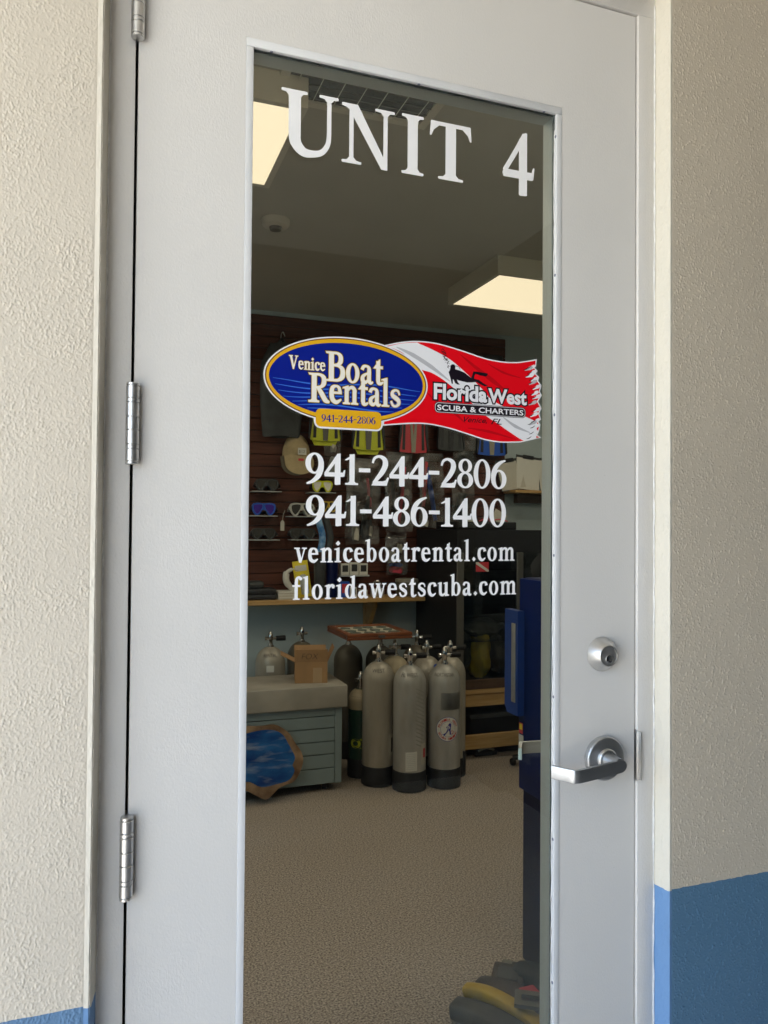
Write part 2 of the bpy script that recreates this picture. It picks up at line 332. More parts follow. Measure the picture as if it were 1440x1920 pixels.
# ------------------------------------------------------------ hand-cut lettering (serif vinyl letters)
def area(p): return sum(p[i - 1][0] * p[i][1] - p[i][0] * p[i - 1][1] for i in range(len(p))) / 2
def offset(p, e):
    """grow a simple closed polygon by e"""
    p = list(p)
    if area(p) < 0: p = p[::-1]
    out = []; n = len(p)
    for i in range(n):
        a, b, c = Vector(p[i - 1]), Vector(p[i]), Vector(p[(i + 1) % n])
        d1 = (b - a); d2 = (c - b)
        if d1.length < 1e-9 or d2.length < 1e-9: continue
        d1.normalize(); d2.normalize(); n1 = Vector((d1.y, -d1.x)); n2 = Vector((d2.y, -d2.x)); mm = n1 + n2
        if mm.length < .3: out.append(tuple(b + n1 * e)); out.append(tuple(b + n2 * e)); continue
        mm.normalize(); k = min(1 / max(.35, mm.dot(n1)), 1.6); out.append(tuple(b + mm * e * k))
    return out
def Rr(x0, y0, x1, y1): return ([(x0, y0), (x1, y0), (x1, y1), (x0, y1)], None)
def Pp(*pts): return (list(pts), None)
def Sv(pts, w, n=7):
    c = catmull([(*p, 0) for p in pts], n); m = len(c); L = []; Rt = []
    for i, p in enumerate(c):
        t = i / (m - 1) * (len(w) - 1); k = min(int(t), len(w) - 2); ww = w[k] + (w[k + 1] - w[k]) * (t - k)
        d = (c[min(i + 1, m - 1)] - c[max(i - 1, 0)]).normalized(); nn = Vector((-d.y, d.x, 0)) * ww / 2
        L.append(((p + nn).x, (p + nn).y)); Rt.append(((p - nn).x, (p - nn).y))
    return (L + Rt[::-1], None)
def El(cx, cy, rx, ry, n=36, rot=0.): return [(cx + rx * cos(2 * pi * i / n + rot), cy + ry * sin(2 * pi * i / n + rot)) for i in range(n)]
def Og(cx, cy, rx, ry, tx, ty): return (El(cx, cy, rx, ry), El(cx, cy, rx - tx, ry - ty))
def foot(x0, x1, l, r, y=0., h=.055, k=.05, up=False):
    """bracketed serif under (or over) a stem x0..x1"""
    s = -1 if up else 1
    pts = [(x0 - l, y + .008 * s), (x0 - l + .012, y), (x1 + r - .012, y), (x1 + r, y + .008 * s), (x1 + r, y + h * .8 * s), (x1 + r * .35, y + h * s), (x1, y + (h + k) * s), (x0, y + (h + k) * s), (x0 - l * .35, y + h * s), (x0 - l, y + h * .8 * s)]
    return (pts, None)
def flag(x0, x1, y, l, h=.1):
    return ([(x0 - l, y - h * .95), (x0 - l * .6, y - h * .75), (x0, y - h * 1.15), (x1, y - h * .7), (x1, y), (x1 - .03, y), (x0 - l, y - h * .62)], None)
X = .64  # x height
def stem(x, t, y0, y1): return Rr(x, y0, x + t, y1)
G = {}
G['U'] = (1.0, [Pp((.125, .95), (.125, .38), (.325, .30), (.325, .95)), Sv([(.225, .42), (.24, .2), (.36, .065), (.52, .05), (.68, .1), (.78, .24), (.80, .42)], [.20, .19, .15, .11, .09, .08, .075]), Rr(.7625, .38, .8375, .95), foot(.125, .325, .12, .11, 1., up=True), foot(.7625, .8375, .13, .12, 1., up=True)])
G['N'] = (.98, [Rr(.15, 0, .225, .93), Rr(.755, .0, .83, .98), Pp((.10, 1.), (.30, 1.), (.83, .06), (.83, -.02), (.72, -.02), (.15, .9)), foot(.15, .225, .13, .14), foot(.755, .83, .15, .13, 1., up=True), Pp((.02, .99), (.02, .95), (.10, .93), (.2, .87), (.25, 1.), (.03, 1.))])
G['I'] = (.50, [Rr(.145, .05, .345, .95), foot(.145, .345, .12, .12), foot(.145, .345, .12, .12, 1., up=True)])
G['T'] = (.82, [Rr(.315, .05, .505, .95), foot(.315, .505, .13, .13), Rr(.08, .93, .74, 1.), Pp((.03, .74), (.06, .74), (.10, .84), (.20, .93), (.30, .94), (.3, 1.), (.05, 1.)), Pp((.79, .74), (.76, .74), (.72, .84), (.62, .93), (.52, .94), (.52, 1.), (.77, 1.))])
G['4'] = (.62, [Pp((.315, 0.), (.35, -.015), (.475, .0), (.475, 1.0), (.43, 1.0), (.315, .88)), Sv([(.43, .97), (.22, .63), (.035, .345)], [.09, .085, .08]), Pp((.0, .30), (.0, .335), (.05, .38), (.56, .38), (.59, .46), (.62, .46), (.60, .27), (.57, .255), (.02, .255))])
G['9'] = (.56, [Og(.265, .665, .265, .335, .145, .05), Sv([(.46, .72), (.455, .48), (.37, .25), (.22, .09), (.04, .005)], [.14, .145, .14, .10, .035])])
G['6'] = (.56, [Og(.275, .325, .265, .335, .145, .05), Sv([(.08, .28), (.085, .52), (.17, .75), (.32, .91), (.50, .995)], [.14, .145, .14, .10, .035])])
G['1'] = (.40, [Rr(.14, .05, .285, .99), foot(.14, .285, .13, .11), Pp((.0, .81), (.03, .80), (.14, .84), (.2, .84), (.285, 1.0), (.25, 1.0))])
G['2'] = (.56, [Sv([(.03, .74), (.09, .90), (.24, .965), (.40, .87), (.425, .68), (.33, .45), (.17, .22), (.06, .08)], [.05, .07, .075, .14, .16, .15, .11, .07]), Pp((.0, 0.), (.47, 0.), (.54, .26), (.50, .265), (.45, .17), (.36, .135), (.07, .13))])
G['8'] = (.56, [Og(.27, .755, .225, .245, .115, .05), Og(.27, .265, .265, .275, .135, .05)])
G['0'] = (.60, [Og(.29, .5, .285, .51, .14, .05)])
G['-'] = (.42, [Rr(.03, .43, .37, .545)])
G['v'] = (.54, [Pp((.02, X), (.06, X - .03), (.20, 0.), (.29, -.01), (.31, .10), (.17, X)), Pp((.26, .02), (.29, 0.), (.47, X), (.42, X)), foot(.06, .16, .08, .06, X, .045, .02, True), foot(.42, .46, .1, .07, X, .045, .02, True)])
G['e'] = (.50, [Sv([(.40, .40), (.36, .55), (.25, .605), (.12, .54), (.085, .32), (.13, .12), (.27, .04), (.44, .14)], [.11, .09, .06, .12, .14, .14, .12, .03]), Pp((.12, .34), (.455, .34), (.45, .40), (.12, .40))])
G['n'] = (.60, [Rr(.09, .03, .215, X - .04), foot(.09, .215, .07, .06, 0, .045, .025), Rr(.385, .03, .51, .44), foot(.385, .51, .06, .07, 0, .045, .025), Sv([(.19, .46), (.28, .575), (.38, .585), (.4475, .50), (.4475, .40)], [.03, .08, .11, .125, .125]), flag(.09, .215, X, .08)])
G['i'] = (.34, [Rr(.10, .03, .225, X - .04), foot(.10, .225, .08, .08, 0, .045, .025), flag(.10, .225, X, .09), Pp((.06, .83), (.16, .735), (.26, .83), (.17, .94))])
G['c'] = (.47, [Sv([(.40, .46), (.36, .57), (.25, .605), (.12, .52), (.09, .31), (.14, .12), (.27, .04), (.42, .14)], [.14, .10, .06, .12, .14, .14, .11, .03])])
G['b'] = (.56, [Rr(.07, .03, .19, .95), flag(.07, .19, 1.02, .08), Og(.29, .315, .22, .32, .125, .05), Pp((.07, .0), (.10, -.01), (.19, .05), (.19, .2), (.07, .2))])
G['o'] = (.55, [Og(.265, .32, .24, .335, .13, .05)])
G['a'] = (.50, [Sv([(.07, .48), (.12, .58), (.23, .605), (.32, .54), (.33, .40), (.33, .12), (.39, .03), (.47, .06)], [.10, .09, .06, .10, .125, .125, .10, .03]), Sv([(.34, .37), (.2, .32), (.095, .23), (.095, .10), (.19, .04), (.33, .15)], [.05, .06, .11, .13, .10, .04])])
G['t'] = (.38, [Rr(.11, .12, .235, .80), Sv([(.1725, .2), (.19, .06), (.27, .03), (.37, .09)], [.125, .12, .09, .03]), Pp((.0, .56), (.03, .555), (.34, .555), (.34, X - .01), (.235, X - .01), (.235, .86), (.21, .86), (.11, .70))])
G['r'] = (.46, [Rr(.09, .03, .215, X - .04), foot(.09, .215, .07, .08, 0, .045, .025), flag(.09, .215, X, .08), Sv([(.19, .44), (.26, .57), (.34, .60), (.42, .55)], [.03, .08, .10, .10]), (El(.385, .535, .065, .07, 16), None)])
G['l'] = (.34, [Rr(.10, .03, .225, .95), foot(.10, .225, .08, .08, 0, .045, .025), flag(.10, .225, 1.02, .09)])
G['m'] = (.90, [Rr(.09, .03, .215, X - .04), foot(.09, .215, .07, .06, 0, .045, .025), Rr(.385, .03, .51, .44), foot(.385, .51, .06, .06, 0, .045, .025), Rr(.68, .03, .805, .44), foot(.68, .805, .06, .07, 0, .045, .025), Sv([(.19, .46), (.28, .575), (.38, .585), (.4475, .50), (.4475, .40)], [.03, .08, .11, .125, .125]), Sv([(.49, .46), (.58, .575), (.68, .585), (.7425, .50), (.7425, .40)], [.03, .08, .11, .125, .125]), flag(.09, .215, X, .08)])
G['f'] = (.40, [Rr(.10, .03, .225, .75), foot(.10, .225, .08, .09, 0, .045, .025), Rr(.0, .56, .34, X - .01), Sv([(.1625, .72), (.19, .90), (.28, .975), (.37, .92)], [.125, .11, .07, .09]), (El(.355, .905, .06, .06, 16), None)])
G['d'] = (.58, [Rr(.355, .1, .475, .95), flag(.355, .475, 1.02, .08), Og(.255, .315, .22, .32, .125, .05), Pp((.355, .2), (.475, .2), (.475, .06), (.56, .055), (.56, .02), (.36, -.01))])
G['w'] = (.80, [Pp((.02, X), (.05, X - .03), (.18, 0.), (.26, -.01), (.28, .1), (.16, X)), Pp((.24, .02), (.27, 0.), (.42, X), (.36, X - .06)), Pp((.33, X), (.36, X - .03), (.48, 0.), (.56, -.01), (.58, .1), (.46, X)), Pp((.53, .02), (.56, 0.), (.73, X), (.68, X)), foot(.05, .15, .07, .05, X, .045, .02, True), foot(.36, .45, .06, .05, X, .045, .02, True), foot(.68, .72, .08, .07, X, .045, .02, True)])
G['s'] = (.44, [Sv([(.37, .45), (.32, .57), (.21, .605), (.10, .54), (.10, .42), (.22, .33), (.33, .24), (.34, .11), (.22, .03), (.11, .07), (.05, .20)], [.04, .06, .06, .09, .12, .14, .13, .09, .06, .07, .05])])
G['u'] = (.60, [Rr(.07, .2, .195, X - .01), Sv([(.1325, .26), (.15, .10), (.24, .045), (.33, .08), (.41, .18)], [.125, .125, .11, .08, .03]), Rr(.37, .05, .495, X - .01), Pp((.37, .12), (.495, .12), (.495, .06), (.57, .055), (.57, .02), (.38, -.01)), flag(.07, .195, X, .07, .08), flag(.37, .495, X, .08, .08)])
G['.'] = (.26, [Pp((.04, .085), (.13, -.015), (.22, .085), (.13, .185))])
G['V'] = (.80, [Pp((.08, .97), (.34, 0.), (.42, -.01), (.45, .12), (.24, .97)), Pp((.37, .02), (.42, 0.), (.70, .97), (.63, .97)), foot(.09, .23, .09, .08, 1., .05, .03, True), foot(.63, .70, .1, .08, 1., .05, .03, True)])
G['B'] = (.72, [Rr(.12, 0., .28, 1.), Pp((.0, 0.), (.3, 0.), (.3, .06), (.12, .06), (.02, .045)), Pp((.0, 1.), (.3, 1.), (.3, .94), (.12, .94), (.02, .955)), Sv([(.24, .968), (.42, .96), (.53, .86), (.53, .68), (.42, .57), (.24, .545)], [.06, .07, .13, .14, .08, .055]), Sv([(.24, .545), (.46, .53), (.60, .42), (.60, .18), (.46, .05), (.24, .03)], [.05, .07, .14, .16, .08, .06])])
G['R'] = (.76, [Rr(.12, .04, .28, .96), foot(.12, .28, .12, .10), Pp((.0, 1.), (.3, 1.), (.3, .94), (.12, .94), (.02, .955)), Sv([(.24, .968), (.42, .96), (.55, .86), (.55, .66), (.44, .54), (.24, .51)], [.06, .07, .14, .15, .08, .055]), Sv([(.34, .52), (.48, .30), (.62, .08), (.76, .02)], [.10, .15, .15, .05])])
def glyph(mb, ch, x, z, sx, sz, y, dy, e=0.):
    adv, pieces = G[ch]
    for k, (o, h) in enumerate(pieces):
        oo = [(x + p[0] * sx, z + p[1] * sz) for p in o]
        if area(oo) < 0: oo = oo[::-1]
        if e: oo = offset(oo, e)
        hs = []
        if h:
            hh = [(x + p[0] * sx, z + p[1] * sz) for p in h]
            if e:
                hw = (max(p[0] for p in hh) - min(p[0] for p in hh)) / 2
                if hw > e * 1.15: hs = [offset(hh, -e)]
            else: hs = [hh]
        mb.prism(oo, y - k * dy, None, holes=hs)
    return adv * sx
def line(mb, text, x0, x1, z, h, y, e=0., dy=.000012, slope=0., track=0.):
    tot = sum(G[c][0] + track for c in text) - track; sx = (x1 - x0) / tot; x = x0
    for c in text:
        glyph(mb, c, x, z + slope * (x - x0), sx, h, y, dy, e); x += (G[c][0] + track) * sx
DG = bpy.context.evaluated_depsgraph_get
def sans(mb, text, x0, x1, z0, h, y, off=0., shear=0., T=None):
    """letters from Blender's own built-in font, as flat polygons fitted to x0..x1 with cap height h"""
    cu = bpy.data.curves.new('t', 'FONT'); cu.body = text; cu.size = 1.; cu.resolution_u = 3; cu.offset = off; cu.shear = shear
    ob = bpy.data.objects.new('t', cu); COL.objects.link(ob); DG().update()
    me = bpy.data.meshes.new_from_object(ob.evaluated_get(DG()))
    vs = [v.co.copy() for v in me.vertices]; fs = [tuple(p.vertices) for p in me.polygons]
    cu.offset = 0.; DG().update(); me0 = bpy.data.meshes.new_from_object(ob.evaluated_get(DG()))
    ax = min(v.co.x for v in me0.vertices); bx = max(v.co.x for v in me0.vertices); k = (x1 - x0) / (bx - ax); kz = h / .73
    bpy.data.objects.remove(ob); bpy.data.curves.remove(cu); bpy.data.meshes.remove(me); bpy.data.meshes.remove(me0)
    out = [Vector((x0 + (v.x - ax) * k, y, z0 + v.y * kz)) for v in vs]
    if T: out = [T(v) for v in out]
    mb._add(out, fs, False)

# ============================================================ SETTING OUTSIDE
struct('ground', MB().box(-900, 900, -900, 20, -.30, -.06), 'ground')
struct('walkway', MB().box(-2.2, 5, -2.6, .0, -.2, -.012), 'concrete')
struct('soffit', MB().box(-2.7, 5.0, -3.0, .25, 3.02, 3.2), 'soffit')
WY = -.036
def wall_thing(name, label, mb, m, **k): return tag(mb.obj(name, m), label, 'wall', **k)
wl = wall_thing('stucco_wall', 'bright cream rough stucco wall left of the door with a blue base', MB().ring_frame(-6, -.0470, -.2, 3.019, -3.3, -1.1, .45, 2.45, WY, .25), 'stucco_left')
wr = wall_thing('stucco_wall', 'cream stucco wall toned darker for shade right of the door above and including tall steel blue base', MB().box(.9595, 5.0, WY, .25, -.2, 3.019), 'stucco_right')
hd = wall_thing('stucco_wall', 'stucco wall strip over the top of the door frame', MB().box(-.0469, .9594, WY, .25, 2.487, 3.018), 'stucco_left')
sw = thing('added_window', 'unseen window added further left of the door to let daylight into the shop', 'window', (-2.2, .1, .45))  # added out of view: brings daylight onto the goods inside
m = MB(); m.ring_frame(-3.299, -1.101, .451, 2.449, -3.24, -1.16, .51, 2.39, .06, .12); m.obj('frame', 'frame_paint', sw)
m = MB(); m.box(-3.239, -1.161, .088, .092, .511, 2.389); m.obj('pane', 'case_glass', sw)
# smooth plaster corner bead and return beside the frame
rt = MB(); rt.prism([(.9515, .0), (.9575, WY + .0025), (.9605, WY - .0012), (.9655, WY - .0004), (.9655, .02), (.9515, .02)], -.2, 2.486, axis='Z'); rt.obj('plaster_return', 'plaster_smooth', wr)
lt = MB(); lt.prism([(-.0555, WY - .0005), (-.0490, WY - .0012), (-.0455, WY + .002), (-.0392, .0), (-.0392, .02), (-.0555, .02)], -.2, 2.486, axis='Z'); lt.obj('plaster_return', 'plaster_left_return', wl)
# the raised stucco texture near the door is real relief; further off the material takes over
def vnoise(U, V, seed):
    R_ = np.random.RandomState(seed).rand(509, 1021); i = np.floor(U).astype(int); j = np.floor(V).astype(int); f = U - i; g = V - j
    f = f * f * f * (f * (f * 6 - 15) + 10); g = g * g * g * (g * (g * 6 - 15) + 10); q = lambda a, b: R_[a % 509, b % 1021]
    return (q(i, j) * (1 - f) + q(i + 1, j) * f) * (1 - g) + (q(i, j + 1) * (1 - f) + q(i + 1, j + 1) * f) * g
def sstep(a, b, x): t_ = np.clip((x - a) / (b - a), 0, 1); return t_ * t_ * (3 - 2 * t_)
def coat(x0, x1, z0, z1, step, hf, m, parent):
    nx = int((x1 - x0) / step) + 1; nz = int((z1 - z0) / step) + 1
    XX, ZZ = np.meshgrid(np.linspace(x0, x1, nx), np.linspace(z0, z1, nz), indexing='ij'); h = hf(XX, ZZ)
    h = h * sstep(0, .004, XX - x0) * sstep(0, .004, x1 - XX) * sstep(0, .02, ZZ - z0) * sstep(0, .02, z1 - ZZ)
    co = np.stack([XX, np.full_like(XX, WY - .0003) - h, ZZ], -1).reshape(-1, 3).astype(np.float32)
    a = (np.arange(nx - 1)[:, None] * nz + np.arange(nz - 1)[None]).ravel(); F = np.stack([a, a + nz, a + nz + 1, a + 1], -1).astype(np.int32)
    me = bpy.data.meshes.new('stucco_coat'); me.vertices.add(len(co)); me.vertices.foreach_set('co', co.ravel()); me.loops.add(F.size); me.loops.foreach_set('vertex_index', F.ravel())
    me.polygons.add(len(F)); me.polygons.foreach_set('loop_start', np.arange(0, F.size, 4, dtype=np.int32)); me.polygons.foreach_set('use_smooth', np.ones(len(F), bool)); me.update(calc_edges=True); me.materials.append(MAT[m])
    o = bpy.data.objects.new('stucco_coat', me); COL.objects.link(o); o.parent = parent; return o
def rnoise(x, z, su, sv, seed):
    o = 0
    for k, a in enumerate((.35, 1.42, 2.51)):
        c, q = cos(a), sin(a); ax, az = (su, sv)
        o = o + vnoise((x / ax) * c - (z / az) * q + 31 * k, (x / ax) * q + (z / az) * c + 17 * k, seed + 50 * k)
    return o / 3
def h_left(x, z):
    a_ = rnoise(x, z, .0021, .0030, 1); b_ = rnoise(x, z, .0016, .0020, 2); c_ = vnoise(x / .045, z / .045, 3)
    return .00066 * (.45 + .8 * c_) * (sstep(.42, .80, a_) + .6 * b_)
def h_right(x, z):
    c_ = vnoise(x / .05, z / .05, 23)
    a_ = rnoise(x, z, .0022, .0028, 24); b_ = rnoise(x, z, .0018, .0021, 25)
    return .00085 * sstep(.58 - .07 * c_, .80, a_) + .00030 * b_
coat(-.205, -.0545, .52, 2.62, .0009, h_left, 'stucco_left_coat', wl)
coat(.9650, 1.275, .38, 2.62, .0011, h_right, 'stucco_right_coat', wr)
# unseen walls added right and opposite: they keep the light coming from the left
tag(MB().box(2.1, 2.3, -3.0, WY - .002, -.2, 3.019).obj('added_wing_wall', 'dark_blocker'), 'unseen dark wall added right of the door to hold back light', 'wall')
tag(MB().box(-1.0, 9.0, -3.3, -3.05, -.2, 3.9).obj('added_facing_wall', 'dark_blocker'), 'unseen dark wall added across the walkway to block light from the front', 'wall')

# ============================================================ SHOP INTERIOR SHELL
CZ = 2.90; BY = 3.90
struct('carpet_floor', MB().box(-2.6, 3.6, .05, BY, -.02, 0.), 'carpet')
struct('ceiling', MB().box(-2.6, 3.6, .25, BY, CZ, CZ + .1), 'ceiling_paint')
struct('back_wall', MB().box(-2.6, 3.6, BY, BY + .15, -.02, CZ), 'wall_paint')
struct('interior_left_wall', MB().box(-2.75, -2.6, .25, BY + .15, -.02, CZ), 'wall_paint')
struct('interior_right_wall', MB().box(3.6, 3.75, .25, BY + .15, -.02, CZ), 'wall_paint')

# ============================================================ DOOR FRAME AND DOOR
fr = thing('door_frame', 'pale grey painted steel door frame let into the stucco', 'door frame', (.45, 0, 0))
FY = -.0045
j = MB(); j.bbox(-.0391, -.0022, FY + .004, .12, -.01, 2.4435, .0012); j.obj('jamb', 'frame_paint', fr)
j = MB(); j.bbox(.9128, .9514, FY, .12, -.01, 2.4435, .0014); j.obj('jamb', 'frame_paint', fr)
j = MB(); j.bbox(-.0391, .9514, FY, .12, 2.4438, 2.4865, .0014); j.obj('head', 'frame_paint', fr)
j = MB(); j.box(-.0021, .012, .048, .12, 0, 2.44); j.box(.900, .9127, .048, .12, 0, 2.44); j.box(.0121, .8999, .048, .12, 2.428, 2.443); j.obj('door_stop', 'gap_black', fr)
j = MB(); j.box(-.0392, .9514, -.04, .16, -.012, .006); j.obj('threshold', 'steel_dark', fr)
def caulk(x, y, z0, z1, amp, r):
    pts = []; rad = []; z = z0; rnd = random.Random(int(x * 1000))
    while z < z1:
        pts.append((x + rnd.uniform(-amp, amp), y + rnd.uniform(-amp, amp) * .4, z)); rad.append(r * rnd.uniform(.6, 1.25)); z += rnd.uniform(.012, .03)
    return MB().tube(pts, rad, 7)
caulk(.9505, FY + .0004, .0, 2.48, .0006, .0019).obj('caulk_line', 'caulk', fr)
caulk(-.0388, FY + .003, .0, 2.48, .0006, .0017).obj('caulk_line', 'caulk', fr)
sp = MB(); sp.bbox(.9138, .9176, -.0125, .004, .985, 1.076, .0015); sp.box(.9113, .9137, -.004, .02, .983, 1.078); sp.obj('strike_plate', 'steel', fr)

door = thing('door', 'pale grey steel door with a tall glass panel lettered UNIT 4', 'door', (.45, 0, 0))
DX0, DX1, DZ1 = .0022, .9088, 2.4400
OX0, OX1, OZ0, OZ1 = .1640, .7456, .262, 2.2329
dp = MB(); dp.ring_frame(DX0, DX1, .008, DZ1, OX0, OX1, OZ0, OZ1, 0., .045); leaf = dp.obj('door_leaf', 'door_paint', door)
IX0, IX1, IZ1, IZ0 = .1760, .7340, 2.2192, .276
st = MB(); e = .0004; y0, y1 = -.0009, .0066
st.bbox(OX0 + e, OX1 - e, y0, y1, IZ1, OZ1 - e, .0007); st.bbox(OX0 + e, IX0, y0, y1, OZ0 + e, IZ1 - .0004, .0007); st.bbox(IX1, OX1 - e, y0, y1, OZ0 + e, IZ1 - .0004, .0007); st.bbox(IX0 + .0003, IX1 - .0003, y0, y1, OZ0 + e, IZ0, .0007)
stop = st.obj('glazing_stop', 'stop_paint', door)
def screw(pos, axis):
    s_ = MB(); d = Vector(axis); p = Vector(pos)
    s_.cyl(p - d * .0006, p + d * .0006, .0030, .0024, 12)
    s_.cyl(p + d * .0006, p + d * .0008, .0008, .0007, 6); return s_
for i in range(9): screw((IX1 - .0001, .0031, 2.1781 - i * .2567), (-1, 0, 0)).obj('screw', 'screw', stop)
for x in (.205, .4615, .709): screw((x, .0031, IZ1 - .0001), (0, 0, -1)).obj('screw', 'screw', stop)
seal = caulk(IX1 - .0006, .0064, .28, 2.215, .0007, .0008); seal.obj('sealant_bead', 'caulk', stop)
# glass unit: two panes, dark spacer, inner reveal
g1 = MB(); g1.box(IX0 - .006, IX1 + .006, .0068, .0090, IZ0 - .006, IZ1 + .006); pane = g1.obj('glass_pane', 'glass', door)
g2 = MB(); g2.box(IX0 - .006, IX1 + .006, .0130, .0150, IZ0 - .006, IZ1 + .006); g2.obj('glass_pane', 'glass', door)
sp_ = MB(); sp_.ring_frame(IX0 - .0062, IX1 + .0062, IZ0 - .0062, IZ1 + .0062, IX0 - .0004, IX1 + .0002, IZ0, IZ1 + .0002, .0092, .0128); sp_.obj('glass_spacer', 'spacer', door)
rv = MB(); rv.ring_frame(OX0 + e, OX1 - e, OZ0 + e, OZ1 - e, IX0 - .0008, IX1 + .0004, IZ0, IZ1 + .0004, .0152, .0462); rv.obj('glazing_stop', 'reveal_white', door)

# hinges
def hinge(z0):
    ks = [.0, .0055, .0345, .0430, .0715, .0965]; H = .121
    m = MB(); R = .0098; yc = -.0085
    segs = [(.0, .0038, R * .97), (.0047, .0222, R), (.0232, .0287, R), (.0297, .0502, R), (.0512, .0698, R), (.0708, .0912, R), (.0922, .0977, R), (.0987, .1162, R), (.1171, .121, R * .97)]
    for a, b, r in segs:
        m.lathe([(r * .93, a), (r, a + .0006), (r, b - .0006), (r * .93, b)], (0, yc, z0), n=24)
    m.lathe([(R * .80, .002), (R * .80, H - .002)], (0, yc, z0), n=16)
    m.box(-.0019, .0019, yc, .03, z0 + .004, z0 + H - .004)
    return m.obj('hinge', 'steel', door)
for k in range(3): hinge(.907 + k * .6407)

# deadbolt
db = MB(); db.lathe([(.0315, .0), (.0318, -.0025), (.0200, -.0225), (.0192, -.0235), (.0182, -.0236), (.0180, -.0215)], (.8350, 0, 1.2245), 'Y', 40, cap0=False, cap1=False); d_ = db.obj('deadbolt', 'steel', door)
dc = MB(); dc.lathe([(.0179, -.0214), (.0172, -.0222), (.0, -.0222)], (.8350, 0, 1.2245), 'Y', 40, cap0=False, cap1=False); dc.obj('lock_face', 'steel_dark', d_)
dc = MB(); dc.lathe([(.0072, -.0222), (.0072, -.0236), (.0064, -.0240), (.0, -.0240)], (.8360, 0, 1.2185), 'Y', 28, cap0=False, cap1=False); dc.obj('key_cylinder', 'chrome', d_)
dc = MB(); dc.prism([(.8353, 1.2228), (.8346, 1.2200), (.8356, 1.2190), (.8350, 1.2165), (.8358, 1.2138), (.8370, 1.2140), (.8366, 1.2165), (.8372, 1.2190), (.8362, 1.2205), (.8366, 1.2226)], -.02425, -.0240); dc.obj('keyhole', 'gap_black', d_)

# lever handle, outside and inside
def lever(side):
    f = (lambda y: y) if side < 0 else (lambda y: .045 - y)
    c = (.8385, 0, 1.0330)
    m = MB(); m.lathe([(.0400, f(0.)), (.0400, f(-.0095)), (.0388, f(-.0115)), (.0372, f(-.0122)), (.0, f(-.0122))], c, 'Y', 56, cap0=False, cap1=False)
    rose = m.obj('lever_rose', 'steel_lever', door)
    m = MB(); m.lathe([(.0195, f(-.0122)), (.0195, f(-.0165)), (.0180, f(-.0180)), (.0150, f(-.0180)), (.0150, f(-.0150))], c, 'Y', 40, cap0=False, cap1=False); m.obj('collar', 'steel', rose)
    m = MB()
    m.lathe([(.0142, f(-.0150)), (.0128, f(-.036)), (.0118, f(-.051))], c, 'Y', 28, cap0=False)
    pl = catmull([(.853, -.0480, 0), (.838, -.0500, 0), (.800, -.0580, 0), (.765, -.0655, 0), (.744, -.0692, 0), (.7345, -.0690, 0), (.7290, -.0655, 0), (.7215, -.0535, 0), (.7090, -.0330, 0)], 7)
    prev = None; vs = []; n = len(pl); t = .0034
    for i, p in enumerate(pl):
        d = (pl[min(i + 1, n - 1)] - pl[max(i - 1, 0)]).normalized(); nn = Vector((-d.y, d.x, 0)) * t
        x = p.x; hh = .0112; k = (.853 - x) / .0125
        if k < 1: hh *= math.sqrt(max(.02, 1 - (1 - k) ** 2))
        zc = 1.0312 - .0035 * min(1, max(0, (.853 - x) / .12)) * .6
        for a, b in ((-1, -.86), (-.86, -1), (.86, -1), (1, -.86), (1, .86), (.86, 1), (-.86, 1), (-1, .86)):
            q = p + nn * a; vs.append((q.x, f(q.y), zc + hh * b))
    fs = []
    for i in range(n - 1):
        for k in range(8): fs.append((i * 8 + k, i * 8 + (k + 1) % 8, (i + 1) * 8 + (k + 1) % 8, (i + 1) * 8 + k))
    m._add(vs, fs, True); m._add(vs[:8], [tuple(range(8))], False); m._add(vs[-8:], [tuple(range(8))], False)
    m.obj('lever', 'steel_lever', rose)
lever(-1); lever(1)

# ------------------------------------------------------------ vinyl lettering on the glass (parts of the door)
LY = .0066
def lettering(name, text_fn, label):
    m = MB(); text_fn(m); o = m.obj(name, 'vinyl_white', pane, recalc=False); o['label'] = label; return o
def unit(m):
    for ch, a, b, z0, z1 in (('U', .2228, .3190, 2.0600, 2.1680), ('N', .3250, .4190, 2.0615, 2.1640), ('I', .4318, .4725, 2.0626, 2.1658), ('T', .4838, .5642, 2.0636, 2.1642), ('4', .6262, .6918, 2.0585, 2.1748)):
        xs = [p[0] for o, h in G[ch][1] for p in o]; zs = [p[1] for o, h in G[ch][1] for p in o]
        sx = (b - a) / (max(xs) - min(xs)); sz = (z1 - z0) / (max(zs) - min(zs))
        glyph(m, ch, a - min(xs) * sx, z0 - min(zs) * sz, sx, sz, LY, .000012)
lettering('unit_number', unit, 'large white vinyl letters reading UNIT 4')
lettering('phone_number', lambda m: line(m, '941-244-2806', .2688, .6382, 1.5270, .0505, LY, .0004), 'white vinyl phone number 941-244-2806')
lettering('phone_number', lambda m: line(m, '941-486-1400', .2702, .6378, 1.4590, .0495, LY, .0004), 'white vinyl phone number 941-486-1400')
lettering('web_address', lambda m: line(m, 'veniceboatrental.com', .2524, .6552, 1.3990, .0370, LY, .00035, track=.05), 'white vinyl web address veniceboatrental.com')
lettering('web_address', lambda m: line(m, 'floridawestscuba.com', .2492, .6588, 1.3390, .0370, LY, .00035, track=.05), 'white vinyl web address floridawestscuba.com')

